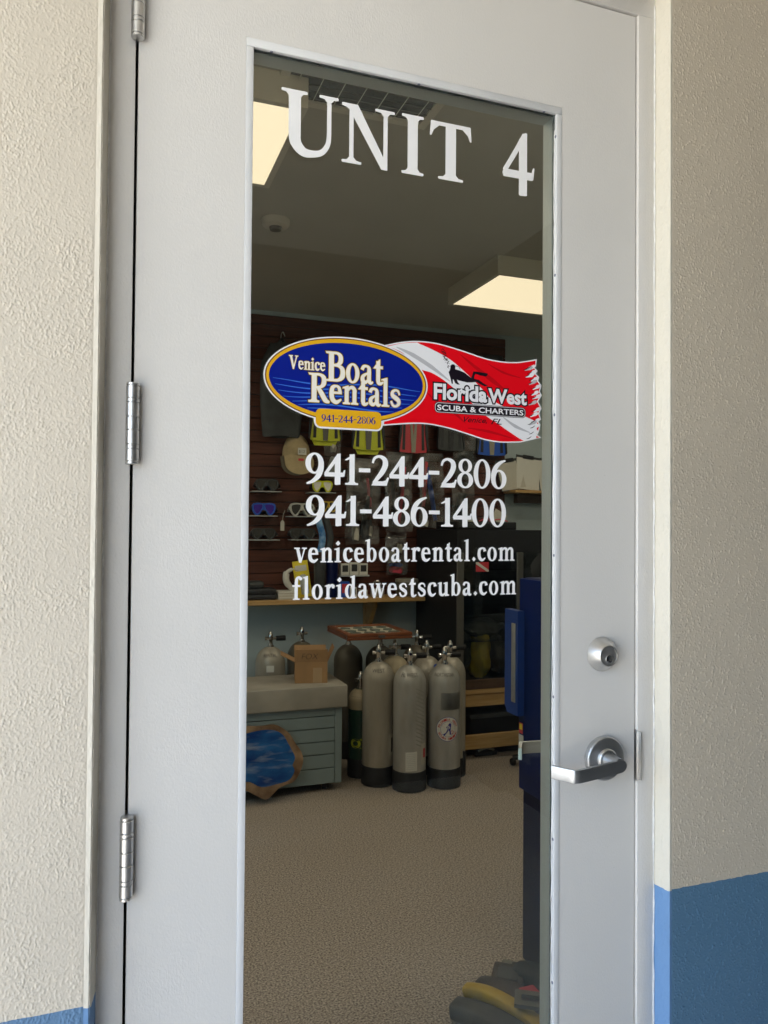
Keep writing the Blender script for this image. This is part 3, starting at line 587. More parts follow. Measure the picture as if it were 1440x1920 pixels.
# ------------------------------------------------------------ printed stickers
LS = ['logo_white', 'logo_red', 'logo_red_dark', 'logo_black', 'logo_grey', 'logo_blue', 'logo_wave', 'logo_gold', 'logo_brown', 'logo_cream', 'logo_edge']
LI = {n: i for i, n in enumerate(LS)}
top = [(.4068, .763), (.4347, .7705), (.463, .7746), (.4941, .7748), (.5256, .7703), (.5577, .7637), (.5926, .7561), (.6234, .7529), (.6522, .7535), (.6765, .7576), (.6962, .7622)]
rag = [(.695, .7526), (.6900, .7500), (.6975, .7431), (.6930, .7380), (.7013, .7315), (.6988, .7248), (.7063, .7167), (.7026, .7056), (.7069, .6994), (.699, .6881), (.7065, .6756), (.7016, .6666), (.7054, .656), (.6992, .6514), (.7042, .6452), (.7018, .6342), (.6969, .6254), (.7048, .6225)]
bot = [(.6651, .6136), (.629, .6115), (.5959, .6142), (.5632, .6221), (.5266, .6307), (.4906, .636), (.4641, .6366), (.4358, .6341), (.4037, .6303)]
def cm2(p, n=6): return [(q.x, q.y) for q in catmull([(a, b, 0) for a, b in p], n)]
up1 = lambda p: [(a, b + 1.) for a, b in p]
top, rag, bot = up1(top), up1(rag), up1(bot)
flagp = cm2(top) + rag + cm2(bot)
m = MB(); y = LY; st_ = .00004
m.cur = LI['logo_white']; m.prism(offset(flagp, .0022), y, None)
m.cur = LI['logo_red']; m.prism(flagp, y - st_, None)
ue = up1([(.4631, .7735), (.4941, .7634), (.5258, .7496), (.5579, .7272), (.5883, .7021), (.6048, .6863), (.6286, .6751), (.6648, .6624), (.7000, .6500)])
le = up1([(.4100, .7625), (.437, .7535), (.4656, .7304), (.49, .7241), (.5125, .7134), (.5352, .6985), (.5675, .6766), (.598, .6543), (.6193, .6428), (.6433, .6292), (.6735, .6150), (.6980, .6210)])
m.cur = LI['logo_white']; m.prism(cm2(up1([(.4100, .7628), (.4347, .7700), (.4631, .7741)])) + cm2(ue)[1:] + cm2(le)[::-1], y - 2 * st_, None)
# printed folds in the cloth
m.cur = LI['logo_red_dark']
for pts, w in ([(.545, .760), (.575, .740), (.610, .718), (.640, .700)], [.001, .006, .008, .001]), ([(.478, .692), (.50, .676), (.530, .660), (.556, .640)], [.001, .005, .006, .001]), ([(.60, .748), (.63, .735), (.665, .728)], [.001, .004, .001]), ([(.56, .632), (.60, .628), (.65, .618)], [.001, .005, .001]):
    m.prism(Sv([(a, b + 1) for a, b in pts], w)[0], y - 1.6 * st_, None)
m.cur = LI['logo_grey']
for pts, w in ([(.425, .763), (.455, .752), (.49, .734), (.525, .712)], [.001, .007, .007, .001]), ([(.63, .655), (.655, .640), (.685, .630)], [.001, .006, .001]):
    m.prism(Sv([(a, b + 1) for a, b in pts], w)[0], y - 2.4 * st_, None)
# torn edge
rnd = random.Random(3)
for i in range(len(rag) - 1):
    a = Vector(rag[i]); m.cur = LI[('logo_white', 'logo_grey', 'logo_white', 'logo_white')[i % 4]]
    w = .0095 if m.cur != LI['logo_black'] else .004
    m.prism(Sv([(a.x - .0005, a.y), (a.x - .006, a.y - .003 + rnd.uniform(-.001, .001)), (a.x - .014 - rnd.uniform(0, .004), a.y - .008)], [w * .45, w * .7, .0008])[0], y - (2.7 + .1 * (i % 3)) * st_, None)
    m.cur = LI['logo_black']; m.prism(Sv([(a.x - .009, a.y - .002), (a.x - .014, a.y - .0055), (a.x - .019, a.y - .007)], [.0006, .0015, .0005])[0], y - 3.1 * st_, None)
# diver
D = up1([(.5258, .7392), (.5290, .7418), (.5335, .7416), (.5353, .7385), (.535, .7337), (.544, .7320), (.5533, .7289), (.5600, .7245), (.5661, .7204), (.5685, .7260), (.5700, .7323), (.578, .7325), (.598, .7312), (.5990, .7285), (.5952, .7253), (.5850, .7262), (.5745, .7285), (.5722, .7240), (.5719, .7195), (.5760, .7190), (.5812, .7184), (.59, .7130), (.5995, .7088), (.5929, .7077), (.585, .7105), (.5766, .7143), (.567, .7128), (.558, .7121), (.5419, .7145), (.5385, .7158), (.5405, .7110), (.5443, .7074), (.5395, .7072), (.5351, .7095), (.5325, .7145), (.5306, .7160), (.5308, .7075), (.5283, .7083), (.5265, .7160), (.5242, .7226), (.5225, .7276), (.5259, .733)])
m.cur = LI['logo_black']; m.prism(D, y - 4 * st_, None)
m.prism(Sv([(.534, 1.7395), (.541, 1.7385), (.545, 1.7345)], [.0008, .0008, .0008])[0], y - 4 * st_, None)
for i in range(95):
    t = rnd.random() ** .8; cx_ = .5232 - .0125 * t + rnd.gauss(0, .0012 + .0030 * t * (1.2 - t)); cz_ = 1.7335 + .034 * t + rnd.gauss(0, .001)
    m.prism(El(cx_, cz_, rnd.uniform(.0004, .0011), rnd.uniform(.0004, .0010), 7), y - (4.1 + .02 * (i % 9)) * st_, None)
# lettering on the flag
def skew(k, xc): return lambda v: Vector((v.x, v.y, v.z + (v.x - xc) * k))
for nm, off, dy in (('logo_black', .105, 5), ('logo_white', .034, 6)):
    m.cur = LI[nm]
    sans(m, 'Florida', .4960, .5965, 1.6800, .0272, y - dy * st_, off)
    sans(m, 'West', .6015, .6768, 1.6802, .0252, y - dy * st_, off)
def rrect(x0, x1, z0, z1, r, n=6):
    o = []
    for cx_, cz_, a in ((x1 - r, z0 + r, -pi / 2), (x1 - r, z1 - r, 0), (x0 + r, z1 - r, pi / 2), (x0 + r, z0 + r, pi)):
        for k in range(n + 1): o.append((cx_ + r * cos(a + pi / 2 * k / n), cz_ + r * sin(a + pi / 2 * k / n)))
    return o
m.cur = LI['logo_black']; m.prism(rrect(.4962, .6760, 1.6556, 1.6746, .0072), y - 7 * st_, None)
m.cur = LI['logo_white']; m.prism(rrect(.4972, .6750, 1.6566, 1.6736, .0066), y - 7.5 * st_, None)
m.cur = LI['logo_black']; m.prism(rrect(.4980, .6742, 1.6574, 1.6728, .0060), y - 8 * st_, None)
m.cur = LI['logo_white']; sans(m, 'SCUBA & CHARTERS', .5018, .6706, 1.6605, .0096, y - 9 * st_, .022)
m.cur = LI['logo_black']; sans(m, 'Venice, ', .5522, .5975, 1.6425, .0096, y - 9 * st_, .006, .35); sans(m, 'FL', .6060, .6270, 1.6415, .0105, y - 9 * st_, .006, .35)
fl = m.obj('dive_shop_sticker', LS, pane, recalc=False); fl['label'] = 'red and white dive flag sticker reading Florida West Scuba & Charters'

m = MB(); y = LY - 11 * st_; cx_, cz_ = .3405, 1.6995
tabp = rrect(.2848, .3985, 1.6208, 1.6505, .0085)
m.cur = LI['logo_white']; m.prism(El(cx_, cz_, .1425, .0722, 72), y, None); m.prism(offset(tabp, .0030), y - .2 * st_, None)
m.cur = LI['logo_brown']; m.prism(El(cx_, cz_, .1400, .0700, 72), y - st_, None)
m.cur = LI['logo_gold']; m.prism(El(cx_, cz_, .1378, .0682, 72), y - 2 * st_, None)
m.cur = LI['logo_blue']; m.prism(El(cx_, cz_, .1335, .0618, 72), y - 3 * st_, None)
m.cur = LI['logo_wave']
for i, dz in enumerate((-.0070, -.0150, -.0225, -.0300, -.0375, -.0450, -.0520)):
    pts = []; lim = .1325 * math.sqrt(max(0, 1 - (dz / .0612) ** 2)); x = -lim
    while x <= lim + 1e-6:
        zz = dz + .0030 * sin((x / .030) + i * .55)
        if (x / .1325) ** 2 + (zz / .0610) ** 2 < .985: pts.append((cx_ + x, cz_ + zz))
        x += .005
    if len(pts) > 3: m.prism(Sv(pts, [.0008, .0024, .0024, .0024, .0008], 3)[0], y - (3.6 + .05 * i) * st_, None)
m.cur = LI['logo_gold']; m.prism(tabp, y - 4 * st_, None)
m.cur = LI['logo_blue']; line(m, '941-244-2806', .2945, .3885, 1.6292, .0120, y - 5 * st_)
for nm, e_, dy in (('logo_black', .0024, 5), ('logo_edge', .0012, 7.), ('logo_cream', .0003, 9.)):
    m.cur = LI[nm]
    k = .62 if nm != 'logo_cream' else 1
    line(m, 'Venice', .2395, .3006, 1.7122, .0214, y - dy * st_, e_ * .62)
    line(m, 'Rentals', .2725, .4340, 1.6605, .0470, y - (dy + .5) * st_, e_)
    line(m, 'Boat', .3012, .4020, 1.6968, .0482, y - (dy + 1.) * st_, e_)
ov = m.obj('boat_rental_sticker', LS, pane, recalc=False); ov['label'] = 'blue oval sticker with gold rim reading Venice Boat Rentals'

# ============================================================ INSIDE: ceiling
def panel_light(x0, x1, yy0, yy1, label):
    t = thing('ceiling_light', label, 'ceiling light', ((x0 + x1) / 2, (yy0 + yy1) / 2, CZ), 'flat ceiling light panels')
    m = MB(); m.ring_frame(0, 1, 0, 1, .5, .5, .5, .5, 0, 1) if False else None
    w = .022
    for a in ((x0 - w, x1 + w, yy0 - w, yy0), (x0 - w, x1 + w, yy1, yy1 + w), (x0 - w, x0, yy0, yy1), (x1, x1 + w, yy0, yy1)): m.box(a[0], a[1], a[2], a[3], CZ - .102, CZ - .001)
    m.obj('housing', 'fixture', t)
    d = MB(); d.box(x0 + .001, x1 - .001, yy0 + .001, yy1 - .001, CZ - .100, CZ - .094); d.obj('diffuser', 'diffuser', t)
    for i in range(4):          # added spots under the diffuser that carry the panel's light
        for k in range(2):
            ld = bpy.data.lights.new('panel_spot', 'SPOT'); ld.spot_size = radians(165); ld.spot_blend = .5; ld.energy = SPOT_W; ld.color = (1.0, .82, .65); ld.shadow_soft_size = 0.
            lo = bpy.data.objects.new('panel_spot', ld); COL.objects.link(lo); lo.parent = t
            lo.location = ((x1 - x0) * ((i + .5) / 4 - .5), (yy1 - yy0) * (k * .5 - .25), -.112)
SPOT_W = .50
panel_light(-.66, .541, 1.20, 1.785, 'lit ceiling panel cut off by the left edge of the glass behind the letter U')
panel_light(1.925, 3.13, 2.41, 2.99, 'lit ceiling panel in its box frame above the dive flag sticker at right')
panel_light(1.98, 3.18, 1.10, 1.68, 'extra lit panel added out of view right of the glass to brighten the shop')  # this panel and the next three are added, unseen, for more room light
panel_light(-.95, .25, 2.75, 3.33, 'extra lit panel added out of view left of the glass to brighten the shop')
panel_light(.30, 1.50, .27, .84, 'extra lit panel added out of view above the door to light the goods from the front')
panel_light(-1.6, -.4, .27, .84, 'extra lit panel added out of view near the door further left to brighten the shop')
t = thing('smoke_detector', 'small round smoke detector on the dark ceiling', 'smoke detector', (.708, 2.36, CZ))
MB().lathe([(.068, CZ - .001), (.066, CZ - .018), (.060, CZ - .030), (.040, CZ - .036)], (.708, 2.36, 0), n=32).obj('base', 'detector', t)
MB().lathe([(.030, CZ - .036), (.026, CZ - .050), (.012, CZ - .053)], (.708, 2.36, 0), n=24).obj('sensor_cap', 'dark_alu', t)
t = thing('air_vent', 'dark louvred air vent in the ceiling above the UNIT lettering', 'vent', (.75, 1.08, CZ))
vx0, vx1, vy0, vy1 = .50, 1.0, .86, 1.30
m = MB()
for a in ((vx0 - .03, vx1 + .03, vy0 - .03, vy0), (vx0 - .03, vx1 + .03, vy1, vy1 + .03), (vx0 - .03, vx0, vy0, vy1), (vx1, vx1 + .03, vy0, vy1)): m.box(a[0], a[1], a[2], a[3], CZ - .012, CZ - .001)
m.obj('frame', 'fixture', t)
MB().box(vx0, vx1, vy0, vy1, CZ - .003, CZ - .0015).obj('backing', 'gap_black', t)
for i in range(11):
    yv = vy0 + .02 + i * .04; T = Matrix.Translation((0, yv, CZ - .009)) @ Matrix.Rotation(radians(35), 4, 'X'); MB().box(vx0, vx1, -.009, .009, -.0008, .0008, T).obj('slat', 'dark_alu', t)
for i in range(7): MB().box(vx0 + .03 + i * .073, vx0 + .033 + i * .073, vy0, vy1, CZ - .016, CZ - .0152).obj('bar', 'fixture', t)

# ============================================================ slatwall
SX0, SX1, SY = -1.9, 2.772, 3.872
t = thing('slatwall', 'dark red brown slatted display wall holding fins and masks', 'slatwall', (.5, BY, 1.0))
MB().box(SX0, SX1, SY + .012, BY - .002, .985, 2.865).obj('backing', 'gap_black', t)
z = .985; base = None
while z < 2.84:
    h = min(.0745, 2.862 - z); m = MB(); m.bbox(SX0, SX1, SY, SY + .0118, z, z + h, .0025, 1); m.obj('slat', 'slat', t); z += .0790
# the lower shelf on brackets
t = thing('wall_shelf', 'long pine shelf at the foot of the slatwall on wooden brackets', 'shelf', (.5, BY, .97))
m = MB(); m.bbox(-1.9, 2.02, 3.60, SY - .002, .955, .983, .003, 1); m.obj('board', 'pine', t)
for bx in (-.6, .55, 1.695):
    MB().bbox(bx - .022, bx + .022, 3.855, 3.898, .70, .953, .003, 1).obj('bracket', 'pine_z', t)
    MB().prism([(3.853, .953), (3.853, .74), (3.825, .76), (3.70, .92), (3.70, .953)], bx - .015, bx + .015, axis='X').obj('bracket_brace', 'pine', t)

# ------------------------------------------------------------ goods on the slatwall
def ledge(x0, x1, z): return tag(MB().bbox(x0, x1, 3.745, SY - .001, z - .006, z, .002, 1).obj('display_ledge', 'ledge'), None)
def dive_mask(cx, cz, w, h, rim, lens, skirt, label, yb=3.765, strap='rubber'):
    t = thing('dive_mask', label, 'dive mask', (cx, yb, cz - h / 2), 'dive masks on small ledges')
    def outline(k, inner=0.):
        a, b = w / 2 * k, h / 2 * k
        p = [(-a, .25 * b), (-.92 * a, .8 * b), (-.55 * a, b), (-.12 * a, .93 * b), (.12 * a, .93 * b), (.55 * a, b), (.92 * a, .8 * b), (a, .25 * b), (.9 * a, -.45 * b), (.62 * a, -b), (.36 * a, -.85 * b), (.16 * a, -.2 * b), (-.16 * a, -.2 * b), (-.36 * a, -.85 * b), (-.62 * a, -b), (-.9 * a, -.45 * b)]
        return [(cx + q.x, cz + q.y) for q in catmull([(x, z, 0) for x, z in p], 3, True)]
    def lensl(s):
        a, b = w / 2, h / 2
        p = [(.12 * a, .66 * b), (.5 * a, .76 * b), (.82 * a, .6 * b), (.86 * a, .2 * b), (.78 * a, -.35 * b), (.58 * a, -.76 * b), (.42 * a, -.6 * b), (.20 * a, -.02 * b)]
        q = [(cx + s * v.x, cz + v.y) for v in catmull([(x, z, 0) for x, z in p], 3, True)]
        return q if s > 0 else q[::-1]
    L1, L2 = lensl(-1), lensl(1)
    m = MB(); m.prism(outline(1.), yb, yb + .012, holes=[L1, L2], smooth_side=True); m.obj('mask_frame', rim, t)
    m = MB(); a = outline(1.02); b = outline(.86); n = len(a); vs = [(p[0], yb + .0122, p[1]) for p in a] + [(p[0], yb + .060, p[1]) for p in b]
    m._add(vs, [(i, (i + 1) % n, n + (i + 1) % n, n + i) for i in range(n)], True); m.obj('skirt', skirt, t)
    for L_ in (L1, L2): MB().prism(L_, yb + .004, yb + .007).obj('lens', lens, t)
    m = MB()
    for s in (-1, 1): m.bbox(cx + s * w * .5 - .006, cx + s * w * .5 + .006, yb + .005, yb + .03, cz - .004, cz + .018, .003)
    m.tube(catmull([(cx + w * .5, yb + .02, cz + .006), (cx + w * .62, yb + .05, cz), (cx + w * .58, yb + .085, cz - .015), (cx, yb + .095, cz - .02), (cx - w * .45, yb + .085, cz - .01), (cx - w * .5, yb + .02, cz + .006)], 5), .006, 6)
    m.obj('strap', strap, t)
dive_mask(.965, 1.7225, .150, .080, 'charcoal', 'lens', 'rubber', 'black dive mask with pale rim on the topmost ledge at left')
dive_mask(1.338, 1.7215, .140, .078, 'yellow', 'lens_white', 'rubber', 'yellow framed dive mask with white lenses beneath the tan cap')
dive_mask(.945, 1.564, .155, .082, 'blue', 'mirror_purple', 'rubber', 'dive mask with purple mirror lenses on the second ledge')
dive_mask(1.200, 1.565, .165, .088, 'silicone', 'lens', 'silicone', 'clear silicone dive mask to the right of the purple one', strap='silicone')
dive_mask(.945, 1.403, .155, .074, 'charcoal', 'lens', 'rubber', 'all black dive mask on the lowest ledge beneath the purple one')
dive_mask(1.205, 1.404, .175, .074, 'charcoal', 'lens', 'rubber', 'all black dive mask on the lowest ledge beneath the clear one')
dive_mask(1.385, 1.588, .12, .072, 'yellow_fin', 'lens', 'yellow', 'yellow dive mask half hidden behind the digits 4', yb=3.775)
for i, (a, b, z, s) in enumerate(((.869, 1.060, 1.6815, 'under the pale rimmed mask'), (1.245, 1.427, 1.682, 'under the yellow mask'), (.853, 1.035, 1.522, 'under the purple mask'), (1.110, 1.300, 1.521, 'under the clear mask'), (.853, 1.050, 1.366, 'under the black mask at left'), (1.128, 1.313, 1.367, 'under the black mask at right'))):
    tag(ledge(a, b, z), 'thin pale acrylic display ledge ' + s, 'shelf', 'small ledges for masks')
m = MB(); m.prism([(1.046, 1.425), (1.071, 1.425), (1.071, 1.480), (1.063, 1.492), (1.054, 1.492), (1.046, 1.480)], 3.72, 3.7215); m.tube([(1.058, 3.7205, 1.488), (1.070, 3.75, 1.53), (1.085, 3.765, 1.56)], .0012, 5); tag(m.obj('price_tag', 'paper_dim'), 'small white price tag hanging from the clear mask', 'price tag')

def hung_fin(cx, zb, zt, w, main, stripe, side, label):
    y0 = 3.775
    t = thing('swim_fin', label, 'swim fin', (cx, SY, zb), 'swim fins hung on the slatwall')
    L = zt - zb; zk = zb + L * .55
    o = [(cx - w * .5, zb + .03), (cx - w * .47, zb + .006), (cx - w * .16, zb), (cx + w * .16, zb), (cx + w * .47, zb + .006), (cx + w * .5, zb + .03), (cx + w * .40, zk), (cx - w * .40, zk)]
    MB().prism(o, y0, y0 + .010).obj('blade', main, t)
    MB().prism([(cx - w * .07, zb + .004), (cx + w * .07, zb + .004), (cx + w * .17, zk), (cx + w * .12, zk), (cx + .0, zb + L * .16), (cx - w * .12, zk), (cx - w * .17, zk)], y0 - .004, y0 - .0002).obj('centre_stripe', stripe, t)
    for s in (-1, 1):
        p = [(cx + s * w * .5, zb + .012), (cx + s * w * .535, zb + .02), (cx + s * w * .44, zk), (cx + s * w * .38, zk), (cx + s * w * .42, zb + L * .2)]
        MB().prism(p if s > 0 else p[::-1], y0 - .010, y0 + .016).obj('side_rail', 'rubber', t)
        p = [(cx + s * w * .30, zb + .02), (cx + s * w * .40, zb + .022), (cx + s * w * .33, zk), (cx + s * w * .27, zk)]
        MB().prism(p if s > 0 else p[::-1], y0 - .002, y0 - .0001).obj('vent_rib', side, t)
    def pk(u, v):
        a = pi * u; return (cx + w * .40 * cos(a) * (1 - .15 * v), y0 - .002 - .055 * sin(a) * (.5 + .5 * v), zk - .06 + (zt - zk + .06) * v)
    MB().grid(13, 7, pk).obj('foot_pocket', 'rubber', t)
    return t
f1 = hung_fin(1.358, 2.026, 2.69, .215, 'yellow', 'dark_alu', 'rubber', 'yellow swim fin with grey stripe behind the gold tab of the oval sticker')
f2 = hung_fin(1.663, 1.978, 2.66, .225, 'yellow', 'dark_alu', 'rubber', 'yellow swim fin with grey stripe just right of the gold tab')
hung_fin(1.995, 1.972, 2.68, .210, 'red', 'fin_grey', 'rubber', 'red swim fin with pale stripe beneath the dive flag sticker')
hung_fin(2.285, 2.00, 2.68, .200, 'charcoal', 'rubber', 'rubber', 'black swim fin between the red and the blue one')
hung_fin(2.610, 1.978, 2.70, .230, 'blue', 'fin_grey', 'rubber', 'blue swim fin with pale stripe beneath the torn end of the flag')
for q in (f1, f2):
    x = q.location.x; zz = q.location.z
    MB().prism([(x - .07, zz - .028), (x + .07, zz - .028), (x + .09, zz + .01), (x - .09, zz + .01)], 3.79, 3.80).obj('second_blade_tip', 'yellow', q)
# dark wetsuit on a hanger
t = thing('wetsuit', 'dark green black wetsuit hanging at the left of the slatwall', 'wetsuit', (1.06, SY, 2.05))
def ws(u, v):
    w = .125 + .02 * sin(v * 3) - (.05 * max(0, v - .8) * 5); a = 2 * pi * u
    return (1.065 + w * cos(a), 3.815 + .035 * sin(a) + .004 * sin(9 * u + 7 * v), 2.045 + .62 * v + .006 * sin(a * 3))
MB().grid(25, 14, ws).obj('torso', 'charcoal', t)
MB().tube([(1.02, 3.82, 2.64), (1.065, 3.825, 2.70), (1.11, 3.82, 2.64)], .012, 8).obj('collar', 'charcoal', t)
MB().tube(catmull([(1.065, 3.84, 2.67), (1.065, 3.85, 2.73), (1.08, 3.86, 2.755), (1.095, 3.868, 2.73)], 4), .003, 6).obj('hanger_hook', 'steel', t)
# tan cap
t = thing('baseball_cap', 'tan baseball cap with a white twelve dollar price tag', 'cap', (1.175, 3.80, 1.79))
def crown(u, v):
    a = pi * (u - .5) * 1.02; r = sin(pi / 2 * min(1, (1 - v) * 1.02 + .02)); b = cos(pi / 2 * min(1, (1 - v)))
    x = .094 * r * sin(a) ; yy = -.085 * r * cos(a); return (1.178 + x, 3.86 + yy, 1.925 + .150 * b)
m = MB(); m.grid(19, 10, crown); m.obj('crown', 'tan', t)
def brim(u, v):
    a = pi * (u - .5); w = .096 + .004 * v; l = .035 + .095 * cos(a) ** .8 if abs(a) < pi / 2 - .01 else .035
    return (1.176 + w * sin(a) * 1.0, 3.775 - .012 * cos(a) - .035 * v + .02 * (1 - cos(a)), 1.925 - l * v)
m = MB(); m.grid(19, 6, brim); m.obj('brim', 'tan', t)
def under(u, v):
    p = brim(u, v); return (p[0] * 1.0 - .022, p[1] + .016, p[2] - .008)
m = MB(); m.grid(19, 6, under); m.obj('brim_lining', 'tan_dark', t)
MB().lathe([(.006, 0), (.005, .005), (.0, .007)], (1.178, 3.86, 2.075), n=10).obj('top_button', 'tan', t)
m = MB(); m.box(1.165, 1.222, 3.7535, 3.7545, 1.926, 1.972); m.cur = 1; sans(m, '$12', 1.171, 1.212, 1.939, .020, 3.7530, -.01); m.obj('price_tag', ['paper', 'ink'], t)
m = MB(); m.bbox(1.168, 1.205, 3.752, 3.757, 1.885, 1.902, .002); m.obj('patch', 'red', t)

# clear bags
def bag(x0, x1, z0, z1, label, contents, yb=3.80, seed=1, thick=.022):
    t = thing('plastic_bag', label, 'plastic bag', ((x0 + x1) / 2, SY, z0), 'clear plastic bags of goods')
    rn = random.Random(seed); ph = [rn.uniform(0, 6.28) for _ in range(8)]; w = x1 - x0; h = z1 - z0
    def sh(sgn):
        def f(u, v):
            puff = thick * (sin(pi * u) ** .5) * (sin(pi * min(1, v * 1.02)) ** .6 if v < .98 else 0)
            cr = .0045 * (sin(23 * u + ph[0] + 7 * v) + sin(31 * v + ph[1] - 9 * u) + sin(17 * (u + v) + ph[2])) * sin(pi * u) * sin(pi * v)
            return (x0 + w * u + .006 * sin(5 * v + ph[3]), yb + sgn * (puff + cr), z0 + h * v + .003 * sin(9 * u + ph[4]))
        return f
    m = MB(); m.grid(17, 25, sh(-1)); m.grid(17, 25, sh(1)); m.obj('film', 'bag', t, recalc=False)
    MB().box(x0 + w * .02, x1 - w * .02, yb - .0012, yb + .0012, z1 - .002, z1 + .022).obj('header_strip', 'bag', t)
    for nm, ma, a, b, c, d, ang in contents:
        T = Matrix.Translation((x0 + w * (a + b) / 2, yb, z0 + h * (c + d) / 2)) @ Matrix.Rotation(radians(ang), 4, 'Y')
        W_, H_ = w * (b - a) / 2, h * (d - c) / 2
        def it(u, v):
            aa = 2 * pi * u; return tuple(T @ Vector((W_ * cos(aa) * (.75 + .25 * sin(pi * v)), thick * .55 * sin(aa), H_ * (2 * v - 1) + .004 * sin(aa * 2))))
        mm = MB(); mm.grid(13, 8, it); mm.obj(nm, ma, t)
    return t
bag(1.362, 1.478, 1.775, 2.02, 'small crinkled clear bag behind the first digits 4 and 1', [('snorkel_keeper', 'silicone', .2, .8, .1, .6, 8), ('price_card', 'paper_dim', .3, .7, .75, .95, 0)], seed=2)
bag(1.512, 1.760, 1.335, 1.900, 'large clear bag of diving gear with a price sticker left of centre', [('snorkel', 'charcoal', .55, .68, .1, .8, 14), ('strap', 'pink', .62, .72, .45, .8, -8), ('glove', 'rubber', .5, .75, .05, .3, 10), ('card', 'paper_dim', .18, .42, .05, .22, 0), ('card', 'paper_dim', .62, .8, .10, .22, 5), ('price_card', 'paper', .45, .62, .36, .43, 12)], seed=3)
bag(1.795, 2.000, 1.42, 1.955, 'clear bag with red gear behind the middle digits 44', [('strap', 'pink', .55, .68, .1, .85, 6), ('snorkel', 'charcoal', .25, .38, .1, .8, -5), ('price_card', 'paper_dim', .66, .9, .48, .55, 0)], seed=4)
bag(2.050, 2.240, 1.45, 1.955, 'clear bag with red and blue gear behind the dash before 2806', [('strap', 'red', .15, .32, .3, .92, 4), ('snorkel', 'blue', .40, .6, .1, .85, -10), ('card', 'paper_dim', .1, .4, .02, .12, 0)], seed=5)
bag(2.318, 2.505, 1.80, 2.09, 'flat clear zip bag beneath the dive flag sticker', [('slate', 'charcoal', .1, .9, .08, .7, 0)], seed=6, thick=.010)
bag(1.806, 1.962, 1.125, 1.395, 'small clear bag with bright red net above the shelf', [('net', 'pink', .15, .85, .04, .2, 0), ('net', 'blue', .15, .8, .2, .28, 0), ('card', 'paper_dim', .05, .45, .3, .62, 0), ('card', 'cream', .5, .8, .55, .78, 0)], seed=7)
bag(2.30, 2.48, 1.46, 1.76, 'dark clear bag at the right end of the slatwall', [('strap', 'charcoal', .2, .7, .1, .8, 4), ('strap', 'red', .6, .72, .2, .7, 0)], seed=8)
# blue mask box hanging in bag
t = thing('snorkel_set', 'shiny blue snorkel set in curved wrap behind the digits 486', 'snorkel', (1.35, SY, 1.30))
def sn(off):
    return lambda u, v: (1.35 + off + .024 * cos(2 * pi * u) + .018 * sin(pi * v * 1.3), 3.76 + .022 * sin(2 * pi * u), 1.285 + .225 * v)
MB().grid(13, 10, sn(-.028)).obj('tube', 'wet_blue', t); MB().grid(13, 10, sn(.026)).obj('tube', 'charcoal', t)

# ------------------------------------------------------------ goods on the shelf
SZ = .9835
t = thing('blister_pack', 'yellow card pack with a clear blister leaning on the shelf', 'package', (1.23, 3.72, SZ))
T = Matrix.Translation((1.222, 3.755, SZ)) @ Matrix.Rotation(radians(-8), 4, 'X') @ Matrix.Rotation(radians(-7), 4, 'Y')
MB().box(-.052, .052, -.002, .002, .004, .245, T).obj('card', 'pack_yellow', t)
MB().lathe([(.0, 0), (.026, .004), (.026, .10), (.018, .13), (.0, .136)], (.005, -.012, .02), n=16, T=T, cap0=False, cap1=False).obj('blister', 'silicone', t)
MB().box(-.038, .038, -.0035, -.0022, .178, .215, T).obj('label_panel', 'paper', t)
m = MB(); m.tube(catmull([(1.165, 3.72, 1.165), (1.125, 3.70, 1.175), (1.085, 3.70, 1.150), (1.085, 3.70, 1.095), (1.120, 3.71, 1.050), (1.155, 3.72, SZ + .012)], 6), [.005] * 7 + [.012] * 5 + [.021] * 10 + [.018] * 6 + [.01] * 3, 10); tag(m.obj('snorkel_mouthpiece', 'paper'), 'white curved snorkel piece beside the yellow pack', 'snorkel')
for x, s in ((1.318, 'left'), (1.402, 'right')):
    t = thing('drink_tumbler', 'tall dark steel tumbler on the shelf, %s one of the two beside the yellow pack' % s, 'tumbler', (x, 3.74, SZ), 'dark tumblers')
    MB().lathe([(.034, SZ), (.036, SZ + .004), (.041, SZ + .235), (.040, SZ + .24)], (x, 3.74, 0), n=24).obj('cup', 'charcoal' if s == 'left' else 'machine_navy', t)
    MB().lathe([(.0425, SZ + .24), (.0425, SZ + .255), (.037, SZ + .26)], (x, 3.74, 0), n=24).obj('lid', 'black', t)
def carton(x0, x1, y0, y1, z0, z1, label, body, panel, cat='box', group=None):
    t = thing('small_carton', label, cat, ((x0 + x1) / 2, (y0 + y1) / 2, z0), group)
    MB().bbox(x0, x1, y0, y1, z0, z1, .0015, 1).obj('carton', body, t)
    w = x1 - x0; h = z1 - z0
    MB().box(x0 + w * .16, x1 - w * .16, y0 - .0008, y0 - .0001, z0 + h * .28, z1 - h * .14).obj('print_panel', panel, t)
    return t
for i, x in enumerate((1.490, 1.560, 1.625)):
    pass
tag(MB().bbox(1.462, 1.668, 3.745, SY - .001, 1.118, 1.128, .002, 1).obj('display_ledge', 'ledge'), 'thin acrylic ledge carrying three small white cartons', 'shelf', 'small ledges for masks')
for x, s in ((1.497, 'left'), (1.562, 'middle'), (1.627, 'right')): carton(x - .030, x + .030, 3.75, 3.80, 1.129, 1.205 if s != 'middle' else 1.212, 'small white carton with dark print, the %s of three above the shelf' % s, 'paper', 'ink', group='three white cartons')
carton(1.450, 1.512, 3.70, 3.75, SZ, 1.088, 'small red white and blue carton on the shelf', 'blue', 'red')
carton(1.515, 1.560, 3.69, 3.74, SZ, 1.050, 'white small carton right of the blue one', 'paper', 'ink')
carton(1.590, 1.640, 3.70, 3.75, SZ, 1.030, 'low cream carton on the shelf beside the silver clamp', 'cream', 'cherry')
